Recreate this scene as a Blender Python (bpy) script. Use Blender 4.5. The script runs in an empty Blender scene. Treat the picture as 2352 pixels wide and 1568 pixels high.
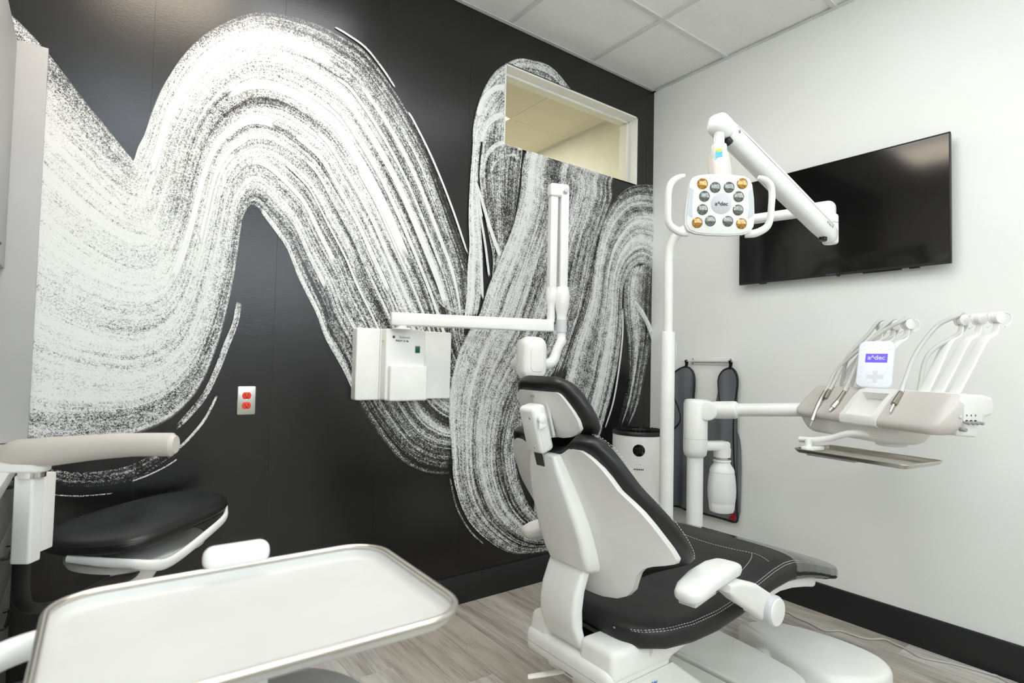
# Dental operatory: black mural wall with chalky brush strokes, white wall, reclined patient chair.
import bpy, bmesh, math, random
import numpy as np
from mathutils import Vector, Matrix
from mathutils.geometry import tessellate_polygon

scene = bpy.context.scene
COL = scene.collection

# ------------------------------------------------------------------ camera
CAM_H = 1.207
YAW, PITCH, ROLL = math.radians(36.7607), math.radians(2.1782), math.radians(1.2574)
fw = Vector((math.sin(YAW) * math.cos(PITCH), math.cos(YAW) * math.cos(PITCH), math.sin(PITCH)))
r0 = Vector((math.cos(YAW), -math.sin(YAW), 0.0))
u0 = r0.cross(fw)
rt = r0 * math.cos(ROLL) + u0 * math.sin(ROLL)
up = -r0 * math.sin(ROLL) + u0 * math.cos(ROLL)
cam_data = bpy.data.cameras.new('camera')
cam_data.sensor_width = 36.0
cam_data.lens = 1305.64 / 2352 * 36.0
cam_data.clip_start = 0.02
cam_data.dof.use_dof = True
cam_data.dof.focus_distance = 2.2
cam_data.dof.aperture_fstop = 5.0
cam = bpy.data.objects.new('camera', cam_data)
COL.objects.link(cam)
m = Matrix.Identity(4)
for i in range(3):
    m[i][0], m[i][1], m[i][2] = rt[i], up[i], -fw[i]
m[2][3] = CAM_H
cam.matrix_world = m
scene.camera = cam

# ------------------------------------------------------------------ world and exposure
world = bpy.data.worlds.new('world')
scene.world = world
world.use_nodes = True
world.node_tree.nodes['Background'].inputs[0].default_value = (0.9, 0.95, 1.0, 1)
world.node_tree.nodes['Background'].inputs[1].default_value = 4.2
scene.view_settings.view_transform = 'Standard'
scene.view_settings.look = 'None'
scene.view_settings.gamma = 1.0
scene.view_settings.use_curve_mapping = False
scene.view_settings.exposure = 0.5
scene.cycles.max_bounces = 16
scene.cycles.diffuse_bounces = 9
scene.cycles.transparent_max_bounces = 24

# strengths of the ceiling panels (watts per square metre scale); the panels are built with the ceiling
PANEL_MAIN = 5.0
FILL_NEAR = 6.0  # unseen panel added as fill to lift the dark wall corner
FILL_OVER = 2.2  # another added panel, fill light for white wall and ceiling
PANEL_COOL = 8.5
PANEL_WARM = 10.0
PANEL_NEXT = 14.0

# room: mural wall at y = YW, white wall at x = XW
XW, YW, HC = 2.987, 2.460, 3.047
XL, YB = -0.80, -1.75

# ------------------------------------------------------------------ materials
def lin(c):
    c = c / 255.0
    return c / 12.92 if c <= 0.04045 else ((c + 0.055) / 1.055) ** 2.4

def rgb(r, g, b):
    return (lin(r), lin(g), lin(b), 1.0)

class NT:
    def __init__(self, mat):
        self.t = mat.node_tree
        self.n = self.t.nodes
        self.l = self.t.links
    def new(self, typ, **kw):
        n = self.n.new(typ)
        for k, v in kw.items():
            setattr(n, k, v)
        return n
    def link(self, a, b):
        self.l.new(a, b)
    def val(self, sock, v):
        if hasattr(v, 'is_output'):
            self.l.new(v, sock)
        else:
            sock.default_value = v
    def math(self, op, a, b=0.0, c=0.0, clamp=False):
        n = self.new('ShaderNodeMath', operation=op, use_clamp=clamp)
        self.val(n.inputs[0], a); self.val(n.inputs[1], b); self.val(n.inputs[2], c)
        return n.outputs[0]
    def noise(self, vec, scale, detail=2.0, rough=0.5, dim='3D'):
        n = self.new('ShaderNodeTexNoise', noise_dimensions=dim)
        if vec is not None:
            self.l.new(vec, n.inputs['Vector'])
        n.inputs['Scale'].default_value = scale
        n.inputs['Detail'].default_value = detail
        n.inputs['Roughness'].default_value = rough
        return n.outputs[0]
    def ramp(self, fac, stops):
        n = self.new('ShaderNodeValToRGB')
        self.l.new(fac, n.inputs[0])
        el = n.color_ramp.elements
        while len(el) < len(stops):
            el.new(0.5)
        for e, (p, c) in zip(el, stops):
            e.position = p
            e.color = c
        return n.outputs[0]
    def mapping(self, vec, scale=(1, 1, 1), loc=(0, 0, 0), rot=(0, 0, 0)):
        n = self.new('ShaderNodeMapping')
        self.l.new(vec, n.inputs[0])
        n.inputs['Location'].default_value = loc
        n.inputs['Rotation'].default_value = rot
        n.inputs['Scale'].default_value = scale
        return n.outputs[0]
    def sstep(self, v, a, b):
        n = self.new('ShaderNodeMapRange', interpolation_type='SMOOTHSTEP')
        self.val(n.inputs[0], v)
        self.val(n.inputs[1], a); self.val(n.inputs[2], b)
        return n.outputs[0]

def base_mat(name):
    mt = bpy.data.materials.new(name)
    mt.use_nodes = True
    t = NT(mt)
    return mt, t, t.n['Principled BSDF']

def simple(name, col, rough=0.4, metal=0.0, var=0.04, scale=8.0, bump=0.0, bscale=300.0, coat=0.0, spec=None):
    """principled material with a little procedural tone variation and optional fine relief"""
    mt, t, b = base_mat(name)
    tc = t.new('ShaderNodeTexCoord')
    nz = t.noise(tc.outputs['Object'], scale, 3.0)
    lo = tuple(c * (1 - var) for c in col[:3]) + (1,)
    hi = tuple(min(1, c * (1 + var)) for c in col[:3]) + (1,)
    t.link(t.ramp(nz, [(0.3, lo), (0.7, hi)]), b.inputs['Base Color'])
    b.inputs['Roughness'].default_value = rough
    b.inputs['Metallic'].default_value = metal
    if spec is not None:
        b.inputs['Specular IOR Level'].default_value = spec
    if coat:
        b.inputs['Coat Weight'].default_value = coat
        b.inputs['Coat Roughness'].default_value = 0.15
    if bump:
        bp = t.new('ShaderNodeBump')
        bp.inputs['Strength'].default_value = bump
        bp.inputs['Distance'].default_value = 0.002
        t.link(t.noise(tc.outputs['Object'], bscale, 2.0), bp.inputs['Height'])
        t.link(bp.outputs[0], b.inputs['Normal'])
    return mt

def emitter(name, col, strength):
    mt, t, b = base_mat(name)
    b.inputs['Base Color'].default_value = (0.03, 0.03, 0.03, 1)
    b.inputs['Emission Color'].default_value = col
    b.inputs['Emission Strength'].default_value = strength
    return mt

MAT = {}
MAT['white'] = simple('white_gloss_plastic', rgb(238, 238, 234), 0.32)
MAT['white_satin'] = simple('white_satin_paint', rgb(233, 233, 229), 0.42)
MAT['shell'] = simple('shell_plastic', rgb(232, 231, 226), 0.36)
MAT['taupe'] = simple('warm_grey_plastic', rgb(205, 200, 193), 0.45)
MAT['arm_taupe'] = simple('warm_grey_soft_arm', rgb(196, 191, 182), 0.5)
MAT['grey_plastic'] = simple('mid_grey_plastic', rgb(150, 150, 148), 0.5)
MAT['pale_grey'] = simple('pale_grey_plastic', rgb(200, 203, 205), 0.35)
MAT['leather'] = simple('black_upholstery', rgb(24, 24, 25), 0.36, bump=0.15, bscale=420.0)
MAT['leather_flat'] = simple('black_upholstery_matte', rgb(27, 27, 28), 0.48, bump=0.12, bscale=420.0)
MAT['black'] = simple('black_plastic', rgb(16, 16, 17), 0.4)
MAT['black_gloss'] = simple('black_gloss', rgb(8, 8, 9), 0.08)
MAT['thread'] = simple('white_thread', rgb(205, 205, 200), 0.8)
MAT['chrome'] = simple('chrome', rgb(215, 213, 208), 0.12, 1.0)
MAT['steel'] = simple('brushed_steel', rgb(196, 194, 188), 0.3, 1.0)
MAT['tray_steel'] = simple('tray_steel', rgb(205, 201, 192), 0.28, 1.0)
MAT['nickel'] = simple('nickel', rgb(176, 168, 155), 0.25, 1.0)
MAT['tubing'] = simple('pale_tubing', rgb(206, 206, 202), 0.45)
MAT['red'] = simple('red_tag', rgb(150, 8, 22), 0.3)
MAT['orange'] = simple('orange_receptacle', rgb(232, 62, 20), 0.4)
MAT['green'] = simple('green_rocker', rgb(8, 92, 46), 0.25)
MAT['print_dark'] = simple('dark_print', rgb(70, 72, 74), 0.6)
MAT['print_grey'] = simple('grey_print', rgb(172, 174, 174), 0.6)
MAT['faint_print'] = simple('faint_print', rgb(214, 217, 220), 0.5)
MAT['cool_white'] = simple('cool_white_gloss', rgb(232, 237, 243), 0.3)
MAT['print_blue'] = simple('blue_print', rgb(70, 130, 180), 0.5)
MAT['yellow'] = simple('yellow_print', rgb(214, 190, 60), 0.5)
MAT['cabinet'] = simple('grey_laminate', rgb(176, 176, 176), 0.45, var=0.02)
MAT['base_cabinet'] = simple('dark_grey_laminate', rgb(120, 120, 118), 0.45, var=0.02)
MAT['counter'] = simple('white_solid_surface', rgb(236, 236, 235), 0.3, var=0.015)
MAT['baseboard'] = simple('black_baseboard', rgb(24, 26, 27), 0.38)
MAT['tray_white'] = simple('ivory_tray_liner', rgb(203, 202, 197), 0.42)
MAT['apron'] = simple('charcoal_apron_cloth', rgb(104, 105, 109), 0.6, var=0.08, scale=5, bump=0.3, bscale=60.0)
MAT['apron_pale'] = simple('grey_apron_backing', rgb(128, 129, 132), 0.6, var=0.06)
MAT['seam_grey'] = simple('dark_grey_backing', rgb(84, 84, 84), 0.7)
MAT['cord'] = simple('grey_cord', rgb(190, 188, 183), 0.5)
MAT['ceiling_grid'] = simple('white_grid_metal', rgb(216, 217, 215), 0.4)
MAT['room_white'] = simple('neighbour_wall_paint', rgb(238, 236, 226), 0.6)

def mat_wall():
    mt, t, b = base_mat('white_wall_paint')
    tc = t.new('ShaderNodeTexCoord')
    n = t.noise(tc.outputs['Object'], 1.7, 3.0)
    t.link(t.ramp(n, [(0.3, rgb(240, 240, 236)), (0.7, rgb(243, 243, 240))]), b.inputs['Base Color'])
    b.inputs['Roughness'].default_value = 0.5
    bp = t.new('ShaderNodeBump')
    bp.inputs['Strength'].default_value = 0.08
    bp.inputs['Distance'].default_value = 0.001
    t.link(t.noise(tc.outputs['Object'], 160.0, 2.0), bp.inputs['Height'])
    t.link(bp.outputs[0], b.inputs['Normal'])
    return mt
MAT['wall'] = mat_wall()

def mat_tile(name, col):
    mt, t, b = base_mat(name)
    tc = t.new('ShaderNodeTexCoord')
    geo = t.new('ShaderNodeNewGeometry')
    pos = geo.outputs['Position']
    big = t.noise(pos, 9.0, 3.0)
    pit = t.noise(pos, 210.0, 2.0, 0.7)
    mask = t.sstep(pit, 0.345, 0.305)
    dens = t.sstep(t.noise(pos, 34.0, 2.0), 0.47, 0.62)
    mask = t.math('MULTIPLY', mask, t.math('ADD', t.math('MULTIPLY', dens, 0.7), 0.3))
    basec = t.ramp(big, [(0.3, tuple(c * 0.97 for c in col[:3]) + (1,)), (0.7, col)])
    mx = t.new('ShaderNodeMix', data_type='RGBA')
    t.link(mask, mx.inputs[0])
    t.link(basec, mx.inputs[6])
    mx.inputs[7].default_value = tuple(c * 0.42 for c in col[:3]) + (1,)
    t.link(mx.outputs[2], b.inputs['Base Color'])
    b.inputs['Roughness'].default_value = 0.85
    bp = t.new('ShaderNodeBump')
    bp.inputs['Strength'].default_value = 0.25
    bp.inputs['Distance'].default_value = 0.002
    t.link(t.noise(pos, 130.0, 4.0, 0.65), bp.inputs['Height'])
    t.link(bp.outputs[0], b.inputs['Normal'])
    return mt
MAT['tile'] = mat_tile('speckled_acoustic_tile', rgb(243, 243, 240))
MAT['tile_next'] = mat_tile('neighbour_acoustic_tile', rgb(228, 222, 205))

def mat_plank(i, tone, warm):
    mt, t, b = base_mat('grey_oak_plank')
    geo = t.new('ShaderNodeNewGeometry')
    oi = t.new('ShaderNodeObjectInfo')
    add = t.new('ShaderNodeVectorMath', operation='ADD')
    sc = t.new('ShaderNodeVectorMath', operation='SCALE')
    comb = t.new('ShaderNodeCombineXYZ')
    for k in range(3):
        t.link(oi.outputs['Random'], comb.inputs[k])
    t.link(comb.outputs[0], sc.inputs[0]); sc.inputs[3].default_value = 37.0
    t.link(geo.outputs['Position'], add.inputs[0]); t.link(sc.outputs[0], add.inputs[1])
    v = add.outputs[0]
    warp = t.noise(t.mapping(v, (7, 1.3, 1)), 1.0, 3.0)
    # long growth rings bent by a slow warp, with fine pores along the board
    cc = t.new('ShaderNodeSeparateXYZ'); t.link(v, cc.inputs[0])
    xx = t.math('ADD', t.math('MULTIPLY', cc.outputs[0], 10.0), t.math('MULTIPLY', warp, 4.5))
    ring = t.math('SINE', t.math('MULTIPLY', xx, 6.28))
    ring = t.math('ADD', t.math('MULTIPLY', ring, 0.5), 0.5)
    fine = t.noise(t.mapping(v, (210, 9, 1)), 1.0, 3.0, 0.6)
    mid = t.noise(t.mapping(v, (40, 2.2, 1)), 1.0, 4.0, 0.6)
    blot = t.noise(t.mapping(v, (6, 1.5, 1)), 1.0, 3.0)
    g = t.math('ADD', t.math('MULTIPLY', ring, 0.10), t.math('MULTIPLY', fine, 0.42))
    g = t.math('ADD', g, t.math('MULTIPLY', mid, 0.42))
    g = t.math('ADD', g, t.math('MULTIPLY', blot, 0.25))
    g = t.math('ADD', g, t.math('MULTIPLY', t.math('SUBTRACT', oi.outputs['Random'], 0.5), 0.14))
    k = tone
    c = lambda r, gg, bb: rgb(r * k, gg * k * (1 - 0.01 * warm), bb * k * (1 - 0.03 * warm))
    col = t.ramp(g, [(0.36, c(128, 122, 115)), (0.50, c(172, 167, 159)), (0.66, c(204, 200, 192)), (0.85, c(222, 219, 212))])
    t.link(col, b.inputs['Base Color'])
    b.inputs['Roughness'].default_value = 0.42
    bp = t.new('ShaderNodeBump')
    bp.inputs['Strength'].default_value = 0.25
    bp.inputs['Distance'].default_value = 0.001
    t.link(fine, bp.inputs['Height'])
    t.link(bp.outputs[0], b.inputs['Normal'])
    return mt
PLANKS = [mat_plank(0, 0.99, 0.5), mat_plank(1, 1.03, 0.0), mat_plank(2, 0.94, 1.6)]

def mat_mural():
    mt, t, b = base_mat('black_mural_paper')
    geo = t.new('ShaderNodeNewGeometry')
    p = geo.outputs['Position']
    a = t.noise(p, 3.0, 4.0)
    f = t.noise(p, 190.0, 2.0)
    s = t.math('ADD', t.math('MULTIPLY', a, 0.6), t.math('MULTIPLY', f, 0.4))
    t.link(t.ramp(s, [(0.3, rgb(8, 8, 8)), (0.7, rgb(15, 15, 15))]), b.inputs['Base Color'])
    b.inputs['Roughness'].default_value = 0.27
    b.inputs['Specular IOR Level'].default_value = 0.6
    bp = t.new('ShaderNodeBump')
    bp.inputs['Strength'].default_value = 0.18
    bp.inputs['Distance'].default_value = 0.0012
    t.link(f, bp.inputs['Height'])
    t.link(bp.outputs[0], b.inputs['Normal'])
    return mt
MAT['mural'] = mat_mural()

def mat_stroke():
    """chalky white paint: streaks run along the stroke (UV u = metres along, v = metres across), broken up by speckle"""
    mt, t, b = base_mat('chalk_brush_stroke')
    uv = t.new('ShaderNodeUVMap'); uv.uv_map = 'stroke'
    at = t.new('ShaderNodeAttribute'); at.attribute_name = 'paint'
    sp = t.new('ShaderNodeSeparateColor'); t.link(at.outputs['Color'], sp.inputs[0])
    dens, strk, edge = sp.outputs[0], sp.outputs[1], sp.outputs[2]
    geo = t.new('ShaderNodeNewGeometry')
    pos = geo.outputs['Position']
    v = uv.outputs[0]
    wob = t.noise(t.mapping(v, (1.6, 5.0, 1)), 1.0, 2.0)
    sx = t.new('ShaderNodeSeparateXYZ'); t.link(v, sx.inputs[0])
    vv = t.math('ADD', sx.outputs[1], t.math('MULTIPLY', t.math('SUBTRACT', wob, 0.5), 0.035))
    cv = t.new('ShaderNodeCombineXYZ'); t.link(sx.outputs[0], cv.inputs[0]); t.link(vv, cv.inputs[1])
    w = cv.outputs[0]
    n1 = t.noise(t.mapping(w, (0.55, 13.0, 1)), 1.0, 2.0, 0.5)
    n2 = t.noise(t.mapping(w, (1.3, 62.0, 1)), 1.0, 2.0, 0.55)
    n3 = t.noise(t.mapping(w, (3.0, 190.0, 1)), 1.0, 1.0, 0.5)
    s = t.math('ADD', t.math('MULTIPLY', t.math('SUBTRACT', n1, 0.5), 2.3), t.math('MULTIPLY', t.math('SUBTRACT', n2, 0.5), 1.9))
    s = t.math('ADD', s, t.math('MULTIPLY', t.math('SUBTRACT', n3, 0.5), 1.0))
    cov = t.math('ADD', dens, t.math('MULTIPLY', s, strk))
    # ragged edges: edge is 1 inside the stroke and 0 on its border
    rag = t.math('ADD', edge, t.math('MULTIPLY', t.math('SUBTRACT', n2, 0.5), 0.9))
    rag = t.sstep(rag, 0.12, 0.42)
    g = t.noise(pos, 330.0, 2.0, 0.75)
    g2 = t.noise(pos, 120.0, 1.0, 0.5)
    g3 = t.noise(pos, 26.0, 3.0, 0.6)
    gg = t.math('ADD', t.math('MULTIPLY', g, 0.72), t.math('MULTIPLY', g2, 0.28))
    gg = t.math('ADD', gg, t.math('MULTIPLY', t.math('SUBTRACT', g3, 0.5), 0.22))
    # speckle threshold: grain stretched to 0..1
    gg = t.sstep(gg, 0.30, 0.70)
    al = t.sstep(t.math('SUBTRACT', t.math('MULTIPLY', cov, 0.97), gg), -0.46, 0.42)
    # dragged dark scratches where the brush ran dry
    al = t.math('MULTIPLY', al, rag, clamp=True)
    b.inputs['Base Color'].default_value = rgb(230, 231, 229)
    b.inputs['Roughness'].default_value = 0.5
    tr = t.new('ShaderNodeBsdfTransparent')
    mx = t.new('ShaderNodeMixShader')
    t.link(al, mx.inputs[0]); t.link(tr.outputs[0], mx.inputs[1]); t.link(b.outputs[0], mx.inputs[2])
    t.link(mx.outputs[0], t.n['Material Output'].inputs[0])
    return mt
MAT['stroke'] = mat_stroke()

def mat_glass(name, tint, rough=0.02, alpha=0.86):
    """thin pane: mostly clear with a fresnel reflection"""
    mt, t, b = base_mat(name)
    gl = t.new('ShaderNodeBsdfGlossy'); gl.inputs['Roughness'].default_value = rough
    tr = t.new('ShaderNodeBsdfTransparent'); tr.inputs[0].default_value = tint
    lw = t.new('ShaderNodeLayerWeight'); lw.inputs[0].default_value = 0.5
    fz = t.math('ADD', t.math('MULTIPLY', t.math('POWER', lw.outputs['Facing'], 5.0), 0.9), 0.035, clamp=True)
    mx = t.new('ShaderNodeMixShader')
    t.link(fz, mx.inputs[0]); t.link(tr.outputs[0], mx.inputs[1]); t.link(gl.outputs[0], mx.inputs[2])
    t.link(mx.outputs[0], t.n['Material Output'].inputs[0])
    return mt
MAT['glass'] = mat_glass('greenish_window_glass', (0.93, 0.94, 0.90, 1))

MAT['glass_clear'] = mat_glass('clear_window_glass', (0.97, 0.98, 0.98, 1))

def mat_vinyl():
    mt, t, b = base_mat('clear_vinyl_cover')
    tc = t.new('ShaderNodeTexCoord')
    b2 = t.new('ShaderNodeBump'); b2.inputs['Strength'].default_value = 0.6; b2.inputs['Distance'].default_value = 0.006
    t.link(t.noise(tc.outputs['Object'], 14.0, 3.0), b2.inputs['Height'])
    gl = t.new('ShaderNodeBsdfGlossy'); gl.inputs['Roughness'].default_value = 0.06
    t.link(b2.outputs[0], gl.inputs['Normal'])
    tr = t.new('ShaderNodeBsdfTransparent'); tr.inputs[0].default_value = (0.93, 0.93, 0.92, 1)
    lw = t.new('ShaderNodeLayerWeight'); lw.inputs[0].default_value = 0.5
    t.link(b2.outputs[0], lw.inputs['Normal'])
    f = t.math('ADD', t.math('MULTIPLY', t.math('POWER', lw.outputs['Facing'], 3.0), 0.9), 0.07, clamp=True)
    mx = t.new('ShaderNodeMixShader')
    t.link(f, mx.inputs[0]); t.link(tr.outputs[0], mx.inputs[1]); t.link(gl.outputs[0], mx.inputs[2])
    t.link(mx.outputs[0], t.n['Material Output'].inputs[0])
    return mt
MAT['vinyl'] = mat_vinyl()

def mat_bottle():
    mt, t, b = base_mat('milky_bottle_plastic')
    tc = t.new('ShaderNodeTexCoord')
    t.link(t.ramp(t.noise(tc.outputs['Object'], 6.0), [(0.3, rgb(238, 241, 240)), (0.7, rgb(244, 246, 245))]), b.inputs['Base Color'])
    b.inputs['Roughness'].default_value = 0.3
    b.inputs['Subsurface Weight'].default_value = 0.3
    b.inputs['Subsurface Radius'].default_value = (0.02, 0.02, 0.02)
    tr = t.new('ShaderNodeBsdfTransparent'); tr.inputs[0].default_value = (0.92, 0.96, 0.97, 1)
    mx = t.new('ShaderNodeMixShader'); mx.inputs[0].default_value = 0.9
    t.link(tr.outputs[0], mx.inputs[1]); t.link(b.outputs[0], mx.inputs[2])
    t.link(mx.outputs[0], t.n['Material Output'].inputs[0])
    return mt
MAT['bottle'] = mat_bottle()
MAT['water'] = simple('bottle_water', rgb(222, 224, 216), 0.2)

def mat_lens(name, col):
    mt, t, b = base_mat(name)
    tc = t.new('ShaderNodeTexCoord')
    vo = t.new('ShaderNodeTexVoronoi'); vo.inputs['Scale'].default_value = 190.0
    t.link(tc.outputs['Object'], vo.inputs['Vector'])
    t.link(t.ramp(vo.outputs['Distance'], [(0.0, tuple(c * 1.6 for c in col[:3]) + (1,)), (0.7, tuple(c * 0.5 for c in col[:3]) + (1,))]), b.inputs['Base Color'])
    b.inputs['Roughness'].default_value = 0.12
    b.inputs['Metallic'].default_value = 0.3
    b.inputs['Coat Weight'].default_value = 1.0
    b.inputs['Coat Roughness'].default_value = 0.03
    return mt
MAT['lens_grey'] = mat_lens('faceted_grey_lens', rgb(104, 108, 98))
MAT['lens_amber'] = mat_lens('faceted_amber_lens', rgb(176, 128, 14))

def mat_tv():
    mt, t, b = base_mat('television_glass')
    tc = t.new('ShaderNodeTexCoord')
    t.link(t.ramp(t.noise(tc.outputs['Object'], 3.0), [(0.3, (0.004, 0.004, 0.004, 1)), (0.7, (0.006, 0.006, 0.006, 1))]), b.inputs['Base Color'])
    b.inputs['Roughness'].default_value = 0.10
    b.inputs['Specular IOR Level'].default_value = 0.42
    return mt
MAT['tv'] = mat_tv()
MAT['screen'] = emitter('lit_violet_screen', rgb(92, 72, 255), 1.0)
MAT['led_blue'] = emitter('lit_blue_indicator', rgb(70, 190, 240), 1.0)
MAT['led_yellow'] = emitter('lit_yellow_indicator', rgb(222, 222, 40), 0.9)

# ------------------------------------------------------------------ mesh building
def catmull(pts, n):
    """resample a polyline of vectors as a smooth curve with n segments per span"""
    P = [Vector(p) for p in pts]
    out = []
    for i in range(len(P) - 1):
        p0 = P[i - 1] if i > 0 else P[i] * 2 - P[i + 1]
        p1, p2 = P[i], P[i + 1]
        p3 = P[i + 2] if i + 2 < len(P) else P[i + 1] * 2 - P[i]
        for k in range(n):
            s = k / n
            out.append(0.5 * ((2 * p1) + (p2 - p0) * s + (2 * p0 - 5 * p1 + 4 * p2 - p3) * s * s + (3 * p1 - p0 - 3 * p2 + p3) * s ** 3))
    out.append(P[-1])
    return out

def rrect(w, h, r, n=5, cx=0.0, cy=0.0):
    """rounded rectangle outline, counter-clockwise"""
    r = min(r, w / 2 - 1e-5, h / 2 - 1e-5)
    out = []
    for sx, sy, a0 in ((1, 1, 0), (-1, 1, 90), (-1, -1, 180), (1, -1, 270)):
        for k in range(n + 1):
            a = math.radians(a0 + 90 * k / n)
            out.append((cx + sx * (w / 2 - r) + r * math.cos(a), cy + sy * (h / 2 - r) + r * math.sin(a)))
    return out

def interp(x, xs, ys):
    return float(np.interp(x, xs, ys))

def frame(o, ex, ey, ez=None):
    ex = Vector(ex).normalized(); ey = Vector(ey)
    ey = (ey - ex * ey.dot(ex)).normalized()
    ez = ex.cross(ey) if ez is None else Vector(ez)
    M = Matrix.Identity(4)
    for i in range(3):
        M[i][0], M[i][1], M[i][2], M[i][3] = ex[i], ey[i], ez[i], o[i]
    return M

class B:
    """collects shapes into one mesh"""
    def __init__(self):
        self.v = []; self.f = []
    def raw(self, verts, faces, M=None):
        o = len(self.v)
        self.v += [tuple(M @ Vector(p)) if M is not None else tuple(p) for p in verts]
        self.f += [tuple(i + o for i in f) for f in faces]
        return self
    def bm(self, bm, M=None):
        bm.verts.index_update()
        self.raw([v.co.copy() for v in bm.verts], [[v.index for v in f.verts] for f in bm.faces], M)
        bm.free()
        return self
    def box(self, c, s, bev=0.0, seg=3, M=None, taper=None):
        bm = bmesh.new()
        bmesh.ops.create_cube(bm, size=1.0)
        for v in bm.verts:
            k = 1.0
            if taper is not None and v.co.z > 0:
                v.co.x *= taper[0]; v.co.y *= taper[1]
            v.co = Vector((v.co.x * s[0], v.co.y * s[1], v.co.z * s[2]))
        if bev:
            bmesh.ops.bevel(bm, geom=bm.edges[:], offset=min(bev, min(s) * 0.49), segments=seg, profile=0.5, affect='EDGES')
        T = Matrix.Translation(c)
        return self.bm(bm, (M @ T) if M is not None else T)
    def prism(self, poly, d0, d1, M=None, bev=0.0, seg=3, both=True):
        """outline in local xy extruded from local z d0 to d1; edges of the caps bevelled"""
        bm = bmesh.new()
        lo = [bm.verts.new((x, y, d0)) for x, y in poly]
        hi = [bm.verts.new((x, y, d1)) for x, y in poly]
        n = len(poly)
        f0 = bm.faces.new(list(reversed(lo))); f1 = bm.faces.new(hi)
        for i in range(n):
            bm.faces.new((lo[i], lo[(i + 1) % n], hi[(i + 1) % n], hi[i]))
        bmesh.ops.recalc_face_normals(bm, faces=bm.faces[:])
        if bev:
            es = list(f1.edges) + (list(f0.edges) if both else [])
            bmesh.ops.bevel(bm, geom=es, offset=bev, segments=seg, profile=0.5, affect='EDGES', clamp_overlap=True)
        return self.bm(bm, M)
    def cyl(self, p0, p1, r0, r1=None, n=24, bev=0.0, seg=3):
        r1 = r0 if r1 is None else r1
        p0, p1 = Vector(p0), Vector(p1)
        L = (p1 - p0).length
        if bev:
            prof = [(0, 0)]
            for k in range(seg + 1):
                a = math.pi / 2 * k / seg
                prof.append((r0 - bev + bev * math.sin(a), bev - bev * math.cos(a)))
            for k in range(seg + 1):
                a = math.pi / 2 * k / seg
                prof.append((r1 - bev + bev * math.cos(a), L - bev + bev * math.sin(a)))
            prof.append((0, L))
        else:
            prof = [(0, 0), (r0, 0), (r1, L), (0, L)]
        return self.lathe(prof, p0, (p1 - p0), n)
    def lathe(self, prof, o, axis=(0, 0, 1), n=32, M=None):
        ax = Vector(axis).normalized()
        e1 = ax.orthogonal().normalized(); e2 = ax.cross(e1)
        o = Vector(o)
        verts, faces, rows = [], [], []
        for r, z in prof:
            if r < 1e-7:
                rows.append([len(verts)]); verts.append(o + ax * z)
            else:
                rows.append(list(range(len(verts), len(verts) + n)))
                for k in range(n):
                    a = 2 * math.pi * k / n
                    verts.append(o + ax * z + e1 * (r * math.cos(a)) + e2 * (r * math.sin(a)))
        for a, b in zip(rows, rows[1:]):
            for k in range(n):
                k2 = (k + 1) % n
                if len(a) == 1 and len(b) == 1:
                    continue
                if len(a) == 1:
                    faces.append((a[0], b[k2], b[k]))
                elif len(b) == 1:
                    faces.append((a[k], a[k2], b[0]))
                else:
                    faces.append((a[k], a[k2], b[k2], b[k]))
        return self.raw(verts, faces, M)
    def tube(self, pts, r, n=12, sub=6, smooth=True, cap=True, flat=1.0, upv=None):
        """round tube along a smooth path; r may be a list per control point; flat squashes it along the side vector"""
        P = catmull(pts, sub) if smooth and len(pts) > 2 else [Vector(p) for p in pts]
        m = len(P)
        if isinstance(r, (list, tuple)):
            R = [interp(i / (m - 1) * (len(r) - 1), range(len(r)), r) for i in range(m)]
        else:
            R = [r] * m
        T = [(P[min(i + 1, m - 1)] - P[max(i - 1, 0)]).normalized() for i in range(m)]
        e = Vector(upv) if upv is not None else T[0].orthogonal()
        rings = []
        for i in range(m):
            e = (e - T[i] * e.dot(T[i])).normalized()
            s = T[i].cross(e)
            rings.append([P[i] + e * (R[i] * math.cos(2 * math.pi * k / n)) + s * (R[i] * flat * math.sin(2 * math.pi * k / n)) for k in range(n)])
        return self.loft(rings, cap=cap)
    def loft(self, rings, cap=True, close=True):
        n = len(rings[0])
        verts = [p for r in rings for p in r]
        faces = []
        for i in range(len(rings) - 1):
            for k in range(n if close else n - 1):
                k2 = (k + 1) % n
                faces.append((i * n + k, i * n + k2, (i + 1) * n + k2, (i + 1) * n + k))
        if cap:
            faces.append(tuple(reversed(range(n))))
            faces.append(tuple((len(rings) - 1) * n + k for k in range(n)))
        return self.raw(verts, faces)
    def ball(self, c, s, n=20, M=None):
        bm = bmesh.new()
        bmesh.ops.create_uvsphere(bm, u_segments=n, v_segments=max(6, n // 2), radius=1.0)
        for v in bm.verts:
            v.co = Vector((v.co.x * s[0], v.co.y * s[1], v.co.z * s[2]))
        T = Matrix.Translation(c)
        return self.bm(bm, (M @ T) if M is not None else T)
    def mesh(self, name, angle=40.0, fix=True):
        me = bpy.data.meshes.new(name)
        me.from_pydata([tuple(p) for p in self.v], [], self.f)
        if fix:
            bm = bmesh.new(); bm.from_mesh(me)
            bmesh.ops.recalc_face_normals(bm, faces=bm.faces[:])
            bm.to_mesh(me); bm.free()
        for p in me.polygons:
            p.use_smooth = True
        if angle is not None and angle < 179:
            me.set_sharp_from_angle(angle=math.radians(angle))
        me.update()
        return me

def top(name, label, cat, loc=(0, 0, 0), group=None):
    o = bpy.data.objects.new(name, None)
    o.empty_display_size = 0.1
    COL.objects.link(o)
    o.location = loc
    o['label'] = label; o['category'] = cat
    if group:
        o['group'] = group
    return o

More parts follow.
